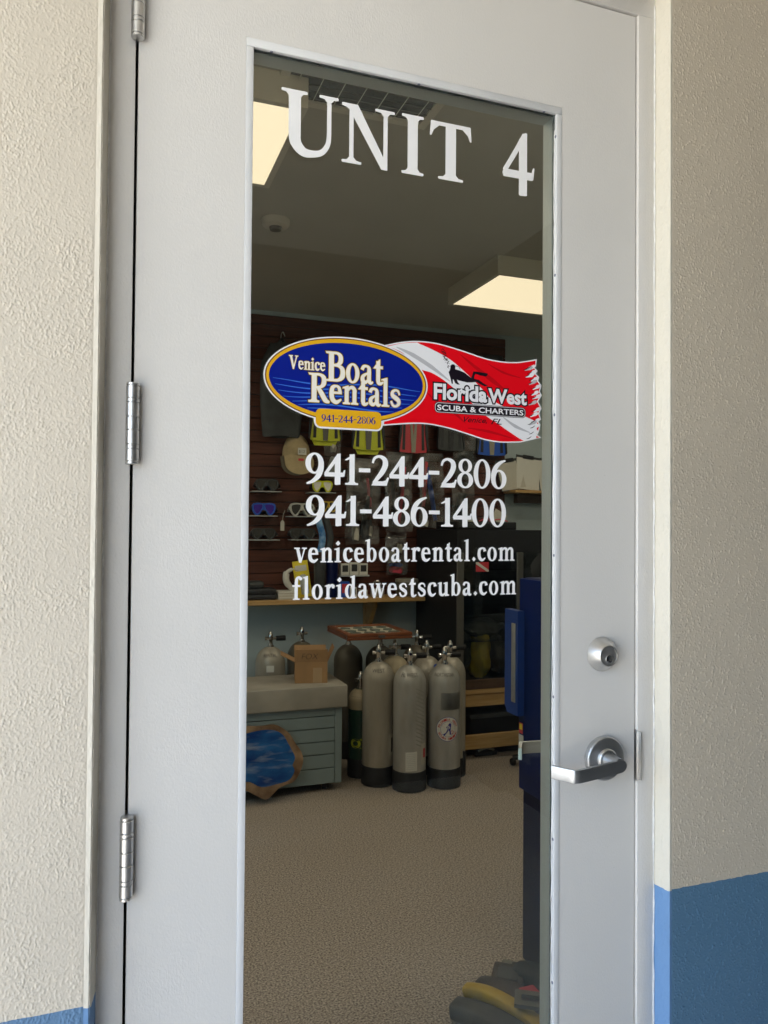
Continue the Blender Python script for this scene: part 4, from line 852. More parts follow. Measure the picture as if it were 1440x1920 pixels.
t = thing('strap_clamp', 'silver clamp with ring on the shelf behind the letters west', 'clamp', (1.708, 3.70, SZ))
MB().bbox(1.662, 1.755, 3.68, 3.72, SZ, SZ + .055, .006).obj('block', 'steel', t)
MB().tube([(1.708 + .032 * cos(a * pi / 8), 3.70, SZ + .075 + .030 * sin(a * pi / 8)) for a in range(16)], .006, 8, True).obj('ring', 'chrome', t)
t = thing('round_tin', 'round grey tin at the right end of the pine shelf', 'tin', (1.94, 3.73, SZ))
MB().lathe([(.074, SZ), (.076, SZ + .004), (.076, SZ + .095)], (1.935, 3.73, 0), n=32).obj('can', 'tank_dark', t)
MB().lathe([(.079, SZ + .095), (.079, SZ + .113), (.074, SZ + .116)], (1.935, 3.73, 0), n=32).obj('lid', 'fin_grey', t)
t = thing('gear_case', 'black zip case lying on the shelf at the left edge of the glass', 'case', (.93, 3.72, SZ))
MB().bbox(.80, 1.015, 3.66, 3.80, SZ, SZ + .034, .010).obj('case_base', 'rubber', t); MB().bbox(.80, 1.012, 3.66, 3.80, SZ + .036, SZ + .072, .010).obj('case_lid', 'rubber', t)
t = thing('gear_pouch', 'small dark green pouch lying on top of the black case', 'pouch', (.89, 3.72, SZ + .073)); MB().bbox(.84, .935, 3.67, 3.78, SZ + .073, SZ + .118, .016, 3).obj('pouch', 'charcoal', t); MB().tube([(.845, 3.668, SZ + .10), (.93, 3.668, SZ + .10)], .002, 5).obj('zip', 'dark_alu', t)
for k in range(6):
    tag(MB().box(1.022 + .002 * (k % 3), 1.140 - .003 * (k % 2), 3.66, 3.80, SZ + .0003 + k * .0085, SZ + .0003 + k * .0085 + .0076).obj('magazine', 'paper' if k % 2 else 'paper_dim'), ('bottom magazine of the flat stack beside the black case', 'second lowest magazine of the flat stack beside the black case', 'third magazine from the bottom of the stack beside the black case', 'third magazine from the top of the stack beside the black case', 'magazine just under the top one of the stack beside the black case', 'top magazine of the flat stack beside the black case')[k], 'magazine', 'stack of magazines on the shelf')

# right-hand ledge with clipboards
t = thing('wall_ledge', 'short pine ledge under clipboards on the grey wall at right', 'shelf', (2.95, BY, 1.70))
MB().bbox(2.76, 3.50, 3.69, BY - .002, 1.708, 1.730, .003, 1).obj('board', 'pine', t)
MB().bbox(2.86, 3.40, 3.84, BY - .003, 1.64, 1.706, .003, 1).obj('cleat', 'wood_panel', t)
def clipboard(x, z0, w, h, tilt, lean, label, paper='paper_dim'):
    t = thing('clipboard', label, 'clipboard', (x, 3.80, z0), 'clipboards leaning on the ledge')
    T = Matrix.Translation((x, 3.78, z0 + .002)) @ Matrix.Rotation(radians(tilt), 4, 'Y') @ Matrix.Rotation(radians(-lean), 4, 'X')
    MB().box(-w / 2, w / 2, .0, .003, 0, h, T).obj('board', 'charcoal', t)
    m = MB()
    for k in range(4): m.box(-w / 2 + .004 + .002 * k, w / 2 - .006 + .001 * k, -.0010 - .0009 * k, -.0002 - .0009 * k, .004 + .002 * k, h - .02, T)
    m.obj('sheets', paper, t)
    MB().bbox(-.045, .045, -.012, .004, h - .025, h + .004, .003, 2, T).obj('clip', 'black', t)
clipboard(2.80, 1.731, .205, .235, -9, 10, 'clipboard of white sheets tilted at the left end of the ledge', 'paper_dim')
clipboard(2.91, 1.731, .200, .262, 6, 9, 'clipboard with black clip standing right of the tilted one', 'paper')
clipboard(3.12, 1.731, .20, .255, -3, 9, 'clipboard at the right end of the ledge behind the door edge', 'paper')

# ============================================================ display case on bench
BXa, BXb, BYa, BYb = 2.035, 3.02, 3.15, 3.80
t = thing('wooden_bench', 'pine bench of flat boards under the dark display case', 'bench', (2.3, 3.3, 0))
m = MB(); m.bbox(BXa - .01, BXb + .01, BYa - .012, BYb, .412, .442, .003, 1); m.obj('top', 'pine', t)
MB().bbox(BXa - .004, BXb, BYa, BYa + .022, .332, .4105, .003, 1).obj('apron', 'pine', t)
MB().bbox(BXa - .004, BXb, BYa, BYa + .022, .066, .155, .003, 1).obj('rail', 'pine', t)
for x in (BXa, BXb - .05):
    for yy in (BYa + .024, BYb - .06): MB().bbox(x, x + .045, yy, yy + .045, 0, .4105, .003, 1).obj('leg', 'pine_z', t)
MB().box(BXa + .046, BXb - .051, BYb - .055, BYb - .05, .02, .40).obj('back_panel', 'black', t)
t = thing('storage_tub', 'black tub in the shadow under the pine bench', 'tub', (2.5, 3.45, 0))
MB().prism([(3.26, .0), (3.62, .0), (3.66, .24), (3.22, .24)], 2.18, 2.9, axis='X').obj('tub', 'black', t)
MB().bbox(2.16, 2.92, 3.20, 3.68, .241, .27, .008).obj('lid', 'charcoal', t)
t = thing('shoe_pair', 'dark object with pale strap lying under the bench', 'shoe', (2.28, 3.22, 0)); MB().bbox(2.20, 2.36, 3.20, 3.25, 0.001, .035, .010, 3).obj('sole', 'black', t); MB().tube(catmull([(2.22, 3.2, .036), (2.27, 3.19, .055), (2.33, 3.2, .036)], 5), .007, 6).obj('strap', 'fin_grey', t)
t = thing('display_case', 'tall dark glass fronted display case standing on the pine bench', 'display case', (2.5, 3.5, .4425))
z0, z1 = .443, 1.44
m = MB(); m.box(BXa, BXa + .02, BYa, BYb, z0, z1); m.box(BXb - .02, BXb, BYa, BYb, z0, z1); m.box(BXa + .021, BXb - .021, BYb - .02, BYb, z0, z1); m.box(BXa + .021, BXb - .021, BYa, BYb - .021, z1 - .03, z1); m.box(BXa + .021, BXb - .021, BYa + .0, BYb - .021, z0, z0 + .022); m.obj('carcass', 'black', t)
MB().box(BXa - .001, BXb + .001, BYa - .014, BYa - .001, 1.300, z1 + .001).obj('top_panel', 'black', t)
for x0, x1 in ((BXa - .002, BXa + .046), (2.456, 2.502)): MB().bbox(x0, x1, BYa - .016, BYa - .002, z0 + .062, 1.298, .002, 1).obj('stile', 'dark_alu', t)
MB().bbox(BXa, BXb, BYa - .014, BYa - .002, z0, z0 + .06, .002, 1).obj('bottom_rail', 'wood_panel', t)
MB().box(BXa + .047, 2.455, BYa - .010, BYa - .006, z0 + .062, 1.297).obj('glass_door', 'case_glass', t)
MB().box(2.503, BXb, BYa - .010, BYa - .006, z0 + .062, 1.297).obj('glass_door', 'case_glass', t)
for z in (.73, .90, 1.06, 1.185): MB().box(BXa + .022, BXb - .022, BYa + .03, BYb - .03, z, z + .006).obj('shelf', 'case_glass', t)
m = MB(); m.cyl((2.44, BYa - .018, .92), (2.44, BYa - .012, .92), .006, n=10); m.obj('lock', 'chrome', t)
m = MB(); m.prism([(2.165, 1.178), (2.255, 1.178), (2.255, 1.238), (2.165, 1.238)], BYa - .0106, BYa - .0101); m.cur = 1; m.prism([(2.165, 1.238), (2.165, 1.226), (2.243, 1.178), (2.255, 1.178), (2.255, 1.188), (2.180, 1.238)], BYa - .0112, BYa - .01061); m.obj('dive_flag_sticker', ['red', 'paper'], t)
# stock in the case
def lump(name, label, cat, c, r, m1, seed, group=None):
    rn = random.Random(seed); ph = [rn.uniform(0, 6.28) for _ in range(6)]
    def f(u, v):
        a, b = 2 * pi * u, pi * (v - .5); k = 1 + .12 * sin(3 * a + ph[0]) * cos(b) + .10 * sin(5 * b + ph[1] + 2 * a) + .05 * sin(9 * a + ph[2] + 4 * b)
        return (c[0] + r[0] * k * cos(a) * cos(b), c[1] + r[1] * k * sin(a) * cos(b), c[2] + r[2] * max(-.98, k * sin(b)))
    return tag(MB().grid(29, 17, f).obj(name, m1), label, cat, group)
lump('wetsuit_bundle', 'folded grey wetsuit bundle on the lower left of the display case', 'clothing', (2.15, 3.32, .66), (.07, .08, .13), 'fin_dust', 1)
lump('wetsuit_bundle', 'olive yellow bundle standing in the middle of the display case', 'clothing', (2.29, 3.32, .63), (.075, .08, .155), 'yellow_fin', 2)
lump('wetsuit_bundle', 'brown bundle with straps right of the olive one in the display case', 'clothing', (2.42, 3.33, .62), (.06, .08, .12), 'fin_brown', 3)
lump('packed_bag', 'pale crumpled bag lying on a glass shelf of the display case', 'bag', (2.30, 3.34, .80), (.15, .10, .058), 'fin_dust', 4)
# on top of the case
t = thing('equipment_box', 'black instrument box on top of the display case', 'box', (2.2, 3.4, z1 + .001)); MB().bbox(2.07, 2.50, 3.22, 3.55, z1 + .001, z1 + .052, .006).obj('body', 'black', t); MB().bbox(2.12, 2.2, 3.215, 3.219, z1 + .012, z1 + .04, .001, 1).obj('front_plate', 'charcoal', t)
carton(2.15, 2.215, 3.26, 3.31, z1 + .053, z1 + .080, 'tiny pale carton on the black instrument box', 'cream', 'grey_light')
carton(2.19, 2.235, 3.33, 3.38, z1 + .053, z1 + .105, 'dark carton on the black instrument box behind the digit 1', 'charcoal', 'tank_dark')
m = MB(); m.tube(catmull([(2.26, 3.28, z1 + .057), (2.30, 3.25, z1 + .075), (2.34, 3.28, z1 + .057), (2.39, 3.26, z1 + .07), (2.46, 3.27, z1 + .057)], 6), .004, 6); tag(m.obj('eyeglasses', 'pink'), 'thin pinkish spectacles lying on the black instrument box', 'glasses')
T = Matrix.Translation((2.43, 3.36, z1 + .053)) @ Matrix.Rotation(radians(28), 4, 'Y'); tag(MB().box(-.05, .05, -.002, .002, 0, .075, T).obj('paper_sheet', 'paper_dim'), 'tilted pale paper sheet standing on the instrument box', 'paper')
t = thing('office_chair', 'rounded black chair back behind the blue machine', 'chair', (2.66, 3.0, 0))
def cb(u, v):
    a = (u - .5) * 1.5; return (2.42 + .25 * sin(a) + .12, 2.90 - .10 * cos(a) + .05 * sin(2 * pi * v) * .4, .85 + .46 * (1 - .22 * (abs(u - .5) * 2) ** 3) * v + .02)
MB().grid(17, 9, cb).obj('backrest', 'black', t)
MB().bbox(2.36, 2.74, 2.62, 3.0, .46, .53, .03, 3).obj('seat', 'black', t); MB().cyl((2.55, 2.82, .1), (2.55, 2.82, .46), .025).obj('column', 'black', t)
MB().tube([(2.55, 2.86, .46), (2.55, 2.96, .55), (2.55, 2.93, .86)], .018, 8).obj('back_post', 'black', t)
m = MB()
for k in range(5): a = 2 * pi * k / 5; m.tube([(2.55, 2.82, .10), (2.55 + .26 * cos(a), 2.82 + .26 * sin(a), .05)], [.022, .016], 8); m.lathe([(.02, -.012), (.024, 0), (.02, .012)], (2.55 + .26 * cos(a), 2.82 + .26 * sin(a), .025), 'X', 12)
m.obj('base', 'black', t)
tag(MB().box(2.56, 2.66, 2.885, 2.889, 1.16, 1.235, ).obj('note_sheet', 'paper_dim'), 'small pale note on the black chair back by the door edge', 'paper')

# ============================================================ blue machine beside the door
t = thing('vending_machine', 'tall navy blue machine just inside the door at right', 'machine', (1.6, .65, 0))
MB().bbox(1.312, 1.98, .22, 1.098, .005, 1.288, .006).obj('cabinet', 'machine_navy', t)
MB().bbox(1.2955, 1.3115, .225, 1.098, .578, 1.286, .005).obj('door_panel', 'machine_blue', t)
m = MB(); m.prism([(1.062, 1.178), (1.150, 1.178), (1.150, .850), (1.132, .828), (1.062, .828)], 1.2700, 1.2950, axis='X'); m.obj('handle_plate', 'handle_blue', t)
MB().bbox(1.2660, 1.2698, 1.075, 1.100, .87, 1.135, .0015).obj('handle_grip', 'steel_dark', t)
m = MB(); m.box(1.2945, 1.2953, 1.070, 1.094, .765, .80); m.cur = 1; m.box(1.2938, 1.2944, 1.072, 1.090, .778, .796); m.cur = 2; m.box(1.2945, 1.2953, 1.066, 1.096, .728, .760); m.obj('sticker', ['red', 'pack_yellow', 'grey_light'], t)

# ============================================================ tanks
def tank(x, y, body='tank', label='', h=.585, r=.092, rot=0., boot='rubber', group='scuba tanks standing together', vh=.10, knob=True, z=0.):
    t = thing('scuba_tank', label, 'scuba tank', (x, y, z), group)
    pr = [(r, .085), (r, h)] + [(r * cos(a), h + (.115 if r > .08 else .085) * sin(a) * .92) for a in [radians(q) for q in (8, 16, 25, 35, 45, 55, 64, 72, 78)]]
    pr = [(r * .98, .010)] + pr; ztop = pr[-1][1]
    MB().lathe(pr, (x, y, z), n=40).obj('cylinder', body, t)
    MB().lathe([(r * .96, .001), (r * 1.035, .004), (r * 1.04, .104), (r * 1.02, .110), (r * 1.005, .111)], (x, y, z), n=40, cap1=False).obj('boot', boot, t)
    m = MB(); zt = ztop + z
    m.lathe([(.021, zt - .004), (.021, zt + .010), (.015, zt + .013), (.0135, zt + .035), (.0165, zt + .040), (.0165, zt + .072), (.0120, zt + .082), (.0060, zt + vh - .006), (.0, zt + vh - .004)], (x, y, 0), n=20, cap0=False, cap1=False)
    c, s = cos(rot), sin(rot); zz = zt + .050
    m.cyl((x - .028 * c, y - .028 * s, zz), (x + .036 * c, y + .036 * s, zz), .0095, n=14)
    m.cyl((x - .036 * c, y - .036 * s, zz), (x - .028 * c, y - .028 * s, zz), .0125, n=14)
    m.cyl((x + .022 * s, y - .022 * c, zz + .012), (x, y, zz + .012), .0075, n=12)
    m.obj('valve', 'chrome', t)
    if knob:
        k = MB(); d = Vector((c, s, 0)); p = Vector((x, y, zz)) + d * .036
        for i in range(5): k.cyl(p + d * (.012 * i), p + d * (.012 * i + .009), .0165, .0165, 14)
        k.cyl(p, p + d * .058, .0145, n=14); k.obj('knob', 'black', t)
    return t
tA = tank(1.452, 2.945, 'tank', 'grey scuba tank, left of the three front tanks', rot=-.25)
tB = tank(1.588, 2.805, 'tank_grey', 'scuba tank nearest the door with a white printed label low down', rot=-.15, h=.582)
tC = tank(1.795, 2.795, 'tank_grey', 'scuba tank with a round red white and blue sticker on its side', rot=-.1, h=.578)
tD = tank(1.905, 2.955, 'tank', 'scuba tank half hidden behind the one with the round sticker', rot=-.2, h=.59)
tE = tank(1.610, 3.10, 'tank_tan', 'tan shouldered scuba tank between the left and middle front tanks', rot=-.2, h=.585)
tF = tank(1.800, 3.06, 'tank', 'scuba tank with a blue dot on its shoulder behind the middle front tank', rot=.1, h=.58)
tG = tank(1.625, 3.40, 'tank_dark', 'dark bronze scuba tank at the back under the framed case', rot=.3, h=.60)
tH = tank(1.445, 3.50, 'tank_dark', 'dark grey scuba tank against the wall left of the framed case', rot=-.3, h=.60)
tI = tank(1.395, 3.10, 'tank_green', 'short dark green scuba tank with yellow letters OX', r=.0700, h=.435, rot=.4)
tJ = tank(.955, 3.56, 'tank', 'scuba tank behind the cart against the wall left of the cardboard box', rot=.0, h=.60)
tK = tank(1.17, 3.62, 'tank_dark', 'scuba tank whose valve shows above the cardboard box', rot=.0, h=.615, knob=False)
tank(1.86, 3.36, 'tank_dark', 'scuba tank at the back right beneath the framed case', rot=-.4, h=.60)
# tank I: pale shoulder and oxygen lettering wrapped round the side
def wrap(c, r, z0, ang0):
    def f(v):
        a = ang0 + (v.x) / r; return Vector((c[0] + r * cos(a), c[1] + r * sin(a), z0 + v.z))
    return f
def facing(c): return math.atan2(-1.2116 - c[1], -.0396 - c[0])
c = (1.395, 3.10); m = MB(); m.lathe([(.0709, .395), (.0709, .437), (.0703, .455)] + [(.0705 * cos(radians(q)), .4353 + .0785 * sin(radians(q))) for q in (20, 35, 50, 65)], (c[0], c[1], 0), n=36, cap0=False, cap1=False); m.obj('shoulder_band', 'tank_tan', tI)
m = MB(); sans(m, 'OX', -.056, .056, .0, .050, 0., .05, T=wrap(c, .0716, .180, facing(c) + .02)); m.obj('lettering', 'yellow', tI, recalc=False)
m = MB(); m.lathe([(.0706, .15), (.0708, .151), (.0708, .255), (.0706, .256)], (c[0], c[1], 0), n=36, cap0=False, cap1=False); m.obj('green_band', 'tank_green', tI)
# tank B: printed label with lines, band of faded netting marks
def patch(c, r, a0, a1, z0, z1, name, ma, parent, n=10, dz=0.):
    m = MB(); m.grid(n, 2, lambda u, v: (c[0] + r * cos(a0 + (a1 - a0) * u), c[1] + r * sin(a0 + (a1 - a0) * u), z0 + (z1 - z0) * v + dz * u)); return m.obj(name, ma, parent, recalc=False)
cB = (1.588, 2.805); fB = facing(cB)
lab = patch(cB, .0930, fB - .22, fB + .48, .118, .222, 'printed_label', 'paper', tB, dz=.004)
for k in range(9): patch(cB, .0933, fB - .16, fB + .40, .130 + k * .010, .1325 + k * .010, 'text_line', 'ledge', lab, dz=.003)
patch(cB, .0930, fB + .78, fB + 1.25, .150, .265, 'red_white_label', 'paper_dim', tB)
patch(cB, .0933, fB + .95, fB + 1.20, .185, .235, 'label_mark', 'red', tB)
for k in range(15):
    z_ = .265 + k * .0215
    patch(cB, .0926, fB + .38 + .03 * (k % 2), fB + 1.02, z_, z_ + .006, 'faded_print', 'faded', tB, dz=-.028) if k % 1 == 0 else None
cA = (1.452, 2.945); fA = facing(cA)
patch(cA, .0930, fA + .70, fA + 1.15, .17, .29, 'small_label', 'paper_dim', tA); patch(cA, .0933, fA + .92, fA + 1.05, .19, .27, 'label_mark', 'ink', tA)
# tank C: round badge, clear wrap
cC = (1.795, 2.795); fC = facing(cC) + .25
m = MB(); W = wrap(cC, .0930, .335, fC)
def disc(m, r, rr, dx=0, dz=0, n=40): 
    W2 = wrap(cC, rr, .335, fC); vs = [W2(Vector((dx, 0, dz)))] + [W2(Vector((dx + r * k / 3 * cos(2 * pi * i / n), 0, dz + r * k / 3 * sin(2 * pi * i / n)))) for k in (1, 2, 3) for i in range(n)]
    fs = [(0, 1 + i, 1 + (i + 1) % n) for i in range(n)] + [(1 + k * n + i, 1 + (k + 1) * n + i, 1 + (k + 1) * n + (i + 1) % n, 1 + k * n + (i + 1) % n) for k in (0, 1) for i in range(n)]
    m._add(vs, fs, False)
m.cur = 1; disc(m, .0680, .0929); m.cur = 0; disc(m, .0655, .0931); m.cur = 1; disc(m, .0430, .0933); m.cur = 0; disc(m, .0415, .0935)
def arc_text(m, s, R_, a0, a1, rr, flip=False):
    n = len(s)
    for i, ch in enumerate(s):
        if ch == ' ': continue
        a = a0 + (a1 - a0) * (i + .5) / n; ca, sa = cos(a), sin(a); W2 = wrap(cC, rr, .335, fC); up = -1 if flip else 1
        def TT(v, ca=ca, sa=sa):
            lx, lz = v.x, v.z; rx, rz = R_ * ca, R_ * sa; tx, tz = (sa, -ca) if not flip else (-sa, ca); ux, uz = (ca, sa) if not flip else (-ca, -sa)
            return W2(Vector((rx + lx * tx + lz * ux, 0, rz + lx * tz + lz * uz)))
        sans(m, ch, -.005, .005, -.0065, .013, 0., .03, T=TT)
m.cur = 2; arc_text(m, 'FLORIDA WEST', .0535, radians(170), radians(10), .0937); arc_text(m, 'SCUBA DIVING', .0535, radians(200), radians(340), .0937, True)
W3 = wrap(cC, .0937, .335, fC)
def shape(pts, T_): 
    tri = tessellate_polygon([[Vector((a, b, 0)) for a, b in pts]]); m._add([T_(Vector((a, 0, b))) for a, b in pts], [tuple(t_) for t_ in tri], False)
m.cur = 2; shape([(-.034, .018), (-.02, .028), (0, .026), (.010, .020), (-.004, .012), (-.022, .010)], W3); shape([(.022, -.005), (.034, -.015), (.026, -.030), (.012, -.022)], W3)
W4 = wrap(cC, .0939, .335, fC)
m.cur = 1; shape([(.004, .030), (.013, .034), (.018, .026), (.016, .010), (.014, -.006), (.016, -.022), (.021, -.031), (.008, -.030), (.008, -.018), (.004, -.004), (-.004, -.016), (-.012, -.026), (-.022, -.038), (-.028, -.028), (-.014, -.020), (-.006, -.006), (-.002, .010), (-.010, .006), (-.012, .012), (.000, .020)], W4)
m.obj('round_sticker', ['paper', 'badge_blue', 'badge_red'], tC, recalc=False)
patch(cC, .0936, fC - .45, fC + .95, .44, .535, 'clear_wrap', 'bag', tC)
MB().bbox(1.880, 1.892, 2.71, 2.73, .085, .20, .004).obj('boot_handle', 'rubber', tC)
# pen marks and dots on shoulders
cF = (1.800, 3.06); m = MB(); m.lathe([(.0, 0), (.016, .0005), (.018, .002), (.016, -.001)], (0, 0, 0), n=14, T=Matrix.Translation((1.825, 2.975, .630)) @ Matrix.Rotation(radians(62), 4, 'X')); m.obj('blue_dot', 'blue', tF)
def shoulder_text(s, cc, par, zc, rr, half, hgt=.022, ma='ink', da=0.):
    W5 = wrap(cc, rr, zc, facing(cc) + da)
    def T5(v):
        p = W5(v); k = max(.0, v.z); d = Vector((cc[0] - p.x, cc[1] - p.y, 0)).normalized(); return p + d * k * .62
    m = MB(); sans(m, s, -half, half, 0, hgt, 0., -.004, T=T5); m.obj('pen_lettering', ma, par, recalc=False)
shoulder_text('WEST', cA, tA, .638, .0885, .040)
shoulder_text('FL WEST', cB, tB, .632, .0890, .050)
shoulder_text('NORTHSTAR', cC, tC, .624, .0900, .062, .020)
shoulder_text('RENTAL', (.955, 3.56), tJ, .650, .0885, .045)
patch((.955, 3.56), .0930, facing((.955, 3.56)) - .25, facing((.955, 3.56)) + .25, .56, .60, 'white_sticker', 'paper', tJ)

# framed display case lying on the tank valves
t = thing('framed_shadow_box', 'flat reddish wooden framed case lying on top of the tanks', 'display frame', (1.5, 3.2, .83))
fx0, fx1, fy0, fy1, fz0, fz1 = 1.275, 1.672, 2.975, 3.40, .806, .842
T = Matrix.Identity(4)
for a in ((fx0, fx1, fy0, fy0 + .035), (fx0, fx1, fy1 - .035, fy1), (fx0, fx0 + .035, fy0 + .0355, fy1 - .0355), (fx1 - .035, fx1, fy0 + .0355, fy1 - .0355)):
    MB().bbox(a[0], a[1], a[2], a[3], fz0 + .0175, fz1, .003, 1).obj('frame_bar', 'cherry', t)
    MB().bbox(a[0], a[1], a[2], a[3], fz0, fz0 + .0165, .003, 1).obj('frame_bar', 'cherry', t)
MB().box(fx0 + .034, fx1 - .034, fy0 + .034, fy1 - .034, fz0 + .002, fz1 - .010).obj('mount_board', 'cream', t)
rn = random.Random(5)
for i in range(4):
    for k in range(3):
        cx0 = fx0 + .075 + .082 * i + rn.uniform(-.008, .008); cy0 = fy0 + .09 + .115 * k + rn.uniform(-.01, .01)
        pts = [(cx0 + .034 * rn.uniform(.7, 1.1) * cos(2 * pi * q / 9), cy0 + .040 * rn.uniform(.6, 1.1) * sin(2 * pi * q / 9)) for q in range(9)]
        MB().prism(pts, fz1 - .0098, fz1 - .004, axis='Z').obj('specimen', 'sage', t)
MB().bbox(1.46, 1.50, fy0 - .004, fy0 - .0002, fz0 + .010, fz0 + .026, .001, 1).obj('clasp', 'dark_alu', t)

# ============================================================ cart
t = thing('rolling_cart', 'blue grey slatted cart with a concrete coloured top on castors', 'cart', (.7, 3.0, 0))
CX0, CX1, CY0, CY1 = .10, 1.217, 2.88, 3.235
MB().box(CX0 + .01, CX1 - .01, CY0 + .03, CY1 - .01, .05, .462).obj('carcass', 'gap_black', t)
for a, b in ((.048, .1290), (.1338, .2043), (.2091, .2738), (.2786, .3463), (.3511, .4130), (.4178, .4620)): MB().bbox(CX0 + .001, 1.1765, CY0 + .004, CY0 + .022, a, b, .002, 1).obj('slat', 'cart_paint', t)
MB().bbox(1.1770, CX1, CY0, CY0 + .04, .046, .4625, .003, 1).obj('post', 'cart_paint', t)
MB().box(CX1 - .009, CX1 - .001, CY0 + .041, CY1, .048, .462).obj('side_panel', 'cart_paint', t)
m = MB()
def sl(): 
    bm = MB(); bm.bbox(CX0 - .03, CX1 + .024, CY0 - .024, CY1 + .01, .4635, .585, .007, 3); return bm
sl().obj('top_slab', 'slab', t)
for x in (.18, 1.135):
    for yy in (CY0 + .07, CY1 - .06):
        m = MB(); m.lathe([(.014, -.012), (.020, -.010), (.020, .010), (.014, .012)], (x, yy, .0205), 'X', 18); cw = m.obj('castor', 'rubber', t)
        MB().prism([(yy - .02, .047), (yy + .02, .047), (yy + .008, .016), (yy - .008, .016)], x - .020, x - .015, axis='X').obj('castor_fork', 'chrome', cw)
# cardboard box
t = thing('cardboard_box', 'open cardboard box marked FOX standing on the cart', 'box', (1.05, 3.06, .5855))
bx0, bx1, by0, by1, bz0, bz1 = .985, 1.165, 2.955, 3.10, .5858, .7000
ang = radians(-12); Tb = Matrix.Translation((1.075, 3.03, 0)) @ Matrix.Rotation(ang, 4, 'Z') @ Matrix.Translation((-1.075, -3.03, 0)); tw = .003
m = MB()
for a in ((bx0, bx1, by0, by0 + tw), (bx0, bx1, by1 - tw, by1), (bx0, bx0 + tw, by0 + tw, by1 - tw), (bx1 - tw, bx1, by0 + tw, by1 - tw)): m.box(a[0], a[1], a[2], a[3], bz0, bz1, Tb)
m.box(bx0 + tw, bx1 - tw, by0 + tw, by1 - tw, bz0, bz0 + .003, Tb); m.obj('walls', 'cardboard', t)
def flapT(px, py, axis, deg): return Tb @ Matrix.Translation((px, py, bz1 + .0005)) @ Matrix.Rotation(radians(deg), 4, axis)
MB().box(-(bx1 - bx0) / 2, (bx1 - bx0) / 2, 0, .003, 0, .075, flapT((bx0 + bx1) / 2, by0, 'X', 12)).obj('flap', 'cardboard', t)
MB().box(-(bx1 - bx0) / 2, (bx1 - bx0) / 2, -.003, 0, 0, .075, flapT((bx0 + bx1) / 2, by1, 'X', -20)).obj('flap', 'cardboard', t)
MB().box(0, .003, -.07, .07, 0, .09, flapT(bx0, (by0 + by1) / 2, 'Y', -62)).obj('flap', 'cardboard', t)
MB().box(-.003, 0, -.07, .07, 0, .09, flapT(bx1, (by0 + by1) / 2, 'Y', 25)).obj('flap', 'cardboard', t)
MB().box(1.085, 1.135, by0 - .0006, by0 - .0001, bz0 + .002, bz1 - .03, Tb).obj('tape', 'tape', t)
m = MB(); TF = flapT((bx0 + bx1) / 2, by0, 'X', 12); sans(m, 'FOX', -.055, .04, .018, .036, -.0008, -.022, .2, T=lambda v: TF @ v); m.obj('pen_lettering', 'ink', t, recalc=False)
# resin and wood slice
t = thing('resin_wood_slab', 'blue resin and live edge wood slice leaning on the cart front', 'decor', (.8, 2.82, 0))
o = [(.40, .02), (.52, .045), (.66, .085), (.72, .060), (.78, .030), (.82, .055), (.86, .085), (.93, .105), (.965, .150), (.985, .205), (.975, .255), (.945, .300), (.915, .350), (.875, .385), (.83, .405), (.76, .402), (.68, .408), (.58, .40), (.46, .41), (.36, .36), (.30, .22), (.33, .08)]
ins = [(.40, .085), (.54, .110), (.68, .140), (.76, .105), (.84, .112), (.90, .125), (.925, .160), (.915, .190), (.930, .225), (.915, .262), (.895, .300), (.872, .340), (.83, .366), (.76, .372), (.66, .360), (.56, .37), (.46, .36), (.38, .30), (.37, .17)]
oo = [(q.x, q.y) for q in catmull([(a, b, 0) for a, b in o], 4, True)]; ii = offset([(q.x, q.y) for q in catmull([(a, b, 0) for a, b in ins], 4, True)], .010)
Tg = Matrix.Translation((0, 2.790, 0)) @ Matrix.Rotation(radians(-9), 4, 'X')
MB().prism(oo, 0, .028, holes=[ii], T=Tg).obj('wood_edge', 'bark', t)
MB().prism(ii, -.0015, .026, T=Tg).obj('resin', 'resin', t)

# ============================================================ used fins on the floor by the machine
def floor_fin(pts, w, ma, label, th=.03, seed=0, extra=None):
    t = thing('used_fin', label, 'swim fin', pts[0][:2] + (0,), 'worn fins piled by the blue machine')
    c = catmull(pts, 6); n = len(c)
    def f(u, v):
        i = min(int(u * (n - 1)), n - 2); k = u * (n - 1) - i; p = c[i].lerp(c[i + 1], k); d = (c[min(i + 1, n - 1)] - c[max(i - 1, 0)]).normalized(); s = d.cross(Vector((0, 0, 1))).normalized(); nn = s.cross(d)
        ww = w[0] + (w[1] - w[0]) * u; a = 2 * pi * v; e = 1 if 0 < u < 1 else .55
        sq = lambda q: math.copysign(abs(q) ** .55, q)
        return p + s * (ww * sq(cos(a)) * e) + nn * (th * sq(sin(a)) * e * (.8 + .2 * sin(6 * u)))
    MB().grid(22, 17, f).obj('fin_body', ma, t)
    for q in (1, 9):
        pass
    return t
a = floor_fin([(.955, .895, .032), (1.03, .80, .036), (1.10, .66, .04), (1.17, .5, .04)], (.032, .055), 'fin_dust', 'dusty grey fin lying lowest and furthest left in the pile', .028)
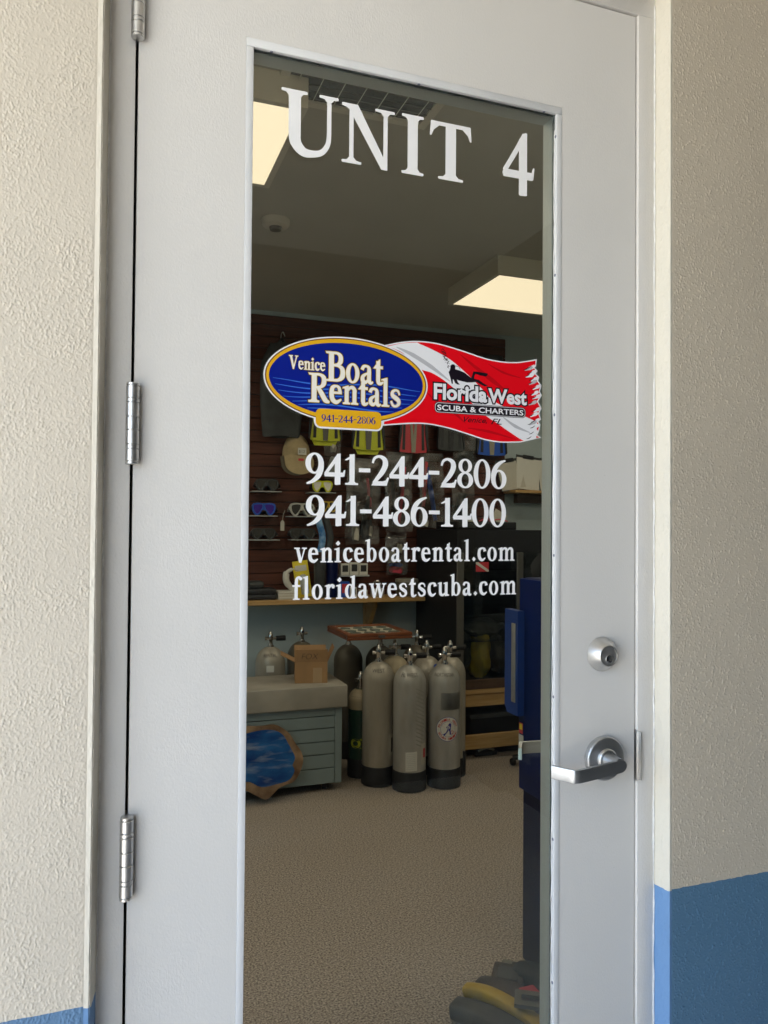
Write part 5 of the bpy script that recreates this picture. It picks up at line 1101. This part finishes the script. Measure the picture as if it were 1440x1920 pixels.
a = floor_fin([(1.010, .925, .055), (1.06, .855, .068), (1.115, .74, .068), (1.15, .6, .06)], (.020, .026), 'yellow_fin', 'yellow fin curving through the pile of worn fins', .020)
a = floor_fin([(1.065, .945, .042), (1.12, .86, .060), (1.17, .74, .062), (1.21, .6, .06)], (.030, .045), 'fin_brown', 'brown fin lying beside the yellow one in the pile', .030)
MB().bbox(1.135, 1.185, .765, .815, .090, .098, .003).obj('red_badge', 'red', a)
t = thing('weight_pocket', 'dark square edged weight pocket on top of the fins', 'dive gear', (1.13, .92, .1))
T = Matrix.Translation((1.155, .910, .074)) @ Matrix.Rotation(radians(-38), 4, 'Z') @ Matrix.Rotation(radians(12), 4, 'X')
MB().bbox(-.05, .05, -.042, .042, -.014, .014, .008, 3, T).obj('pocket', 'fin_brown', t)
MB().bbox(-.032, .032, -.030, .020, .0142, .019, .003, 2, T).obj('flap', 'fin_dust', t)
t = thing('fin_strap', 'pale worn fin heel strap sticking out behind the pile', 'dive gear', (1.2, 1.0, .08))
T = Matrix.Translation((1.208, .945, .060)) @ Matrix.Rotation(radians(-40), 4, 'Z') @ Matrix.Rotation(radians(14), 4, 'X')
MB().bbox(-.055, .062, -.032, .032, -.012, .012, .008, 3, T).obj('strap_pad', 'fin_pale', t)
MB().bbox(-.02, .04, -.020, .020, .0122, .016, .002, 2, T).obj('pad_inset', 'fin_dust', t)
t = thing('buoyancy_buckle', 'dusty grey buckle plate on the near side of the pile', 'dive gear', (1.13, .72, .1))
T = Matrix.Translation((1.140, .735, .104)) @ Matrix.Rotation(radians(-32), 4, 'Z') @ Matrix.Rotation(radians(8), 4, 'X')
m = MB(); m.ring_frame(-.055, .055, -.03, .03, -.035, .035, -.012, .012, -.006, .006); m.v = [tuple(T @ Vector((v[0], v[2], v[1]))) for v in m.v]; m.obj('buckle_frame', 'fin_pale', t)
a = floor_fin([(1.19, .93, .055), (1.235, .85, .065), (1.255, .72, .06), (1.27, .6, .06)], (.040, .035), 'charcoal', 'black fin against the foot of the blue machine', .05)
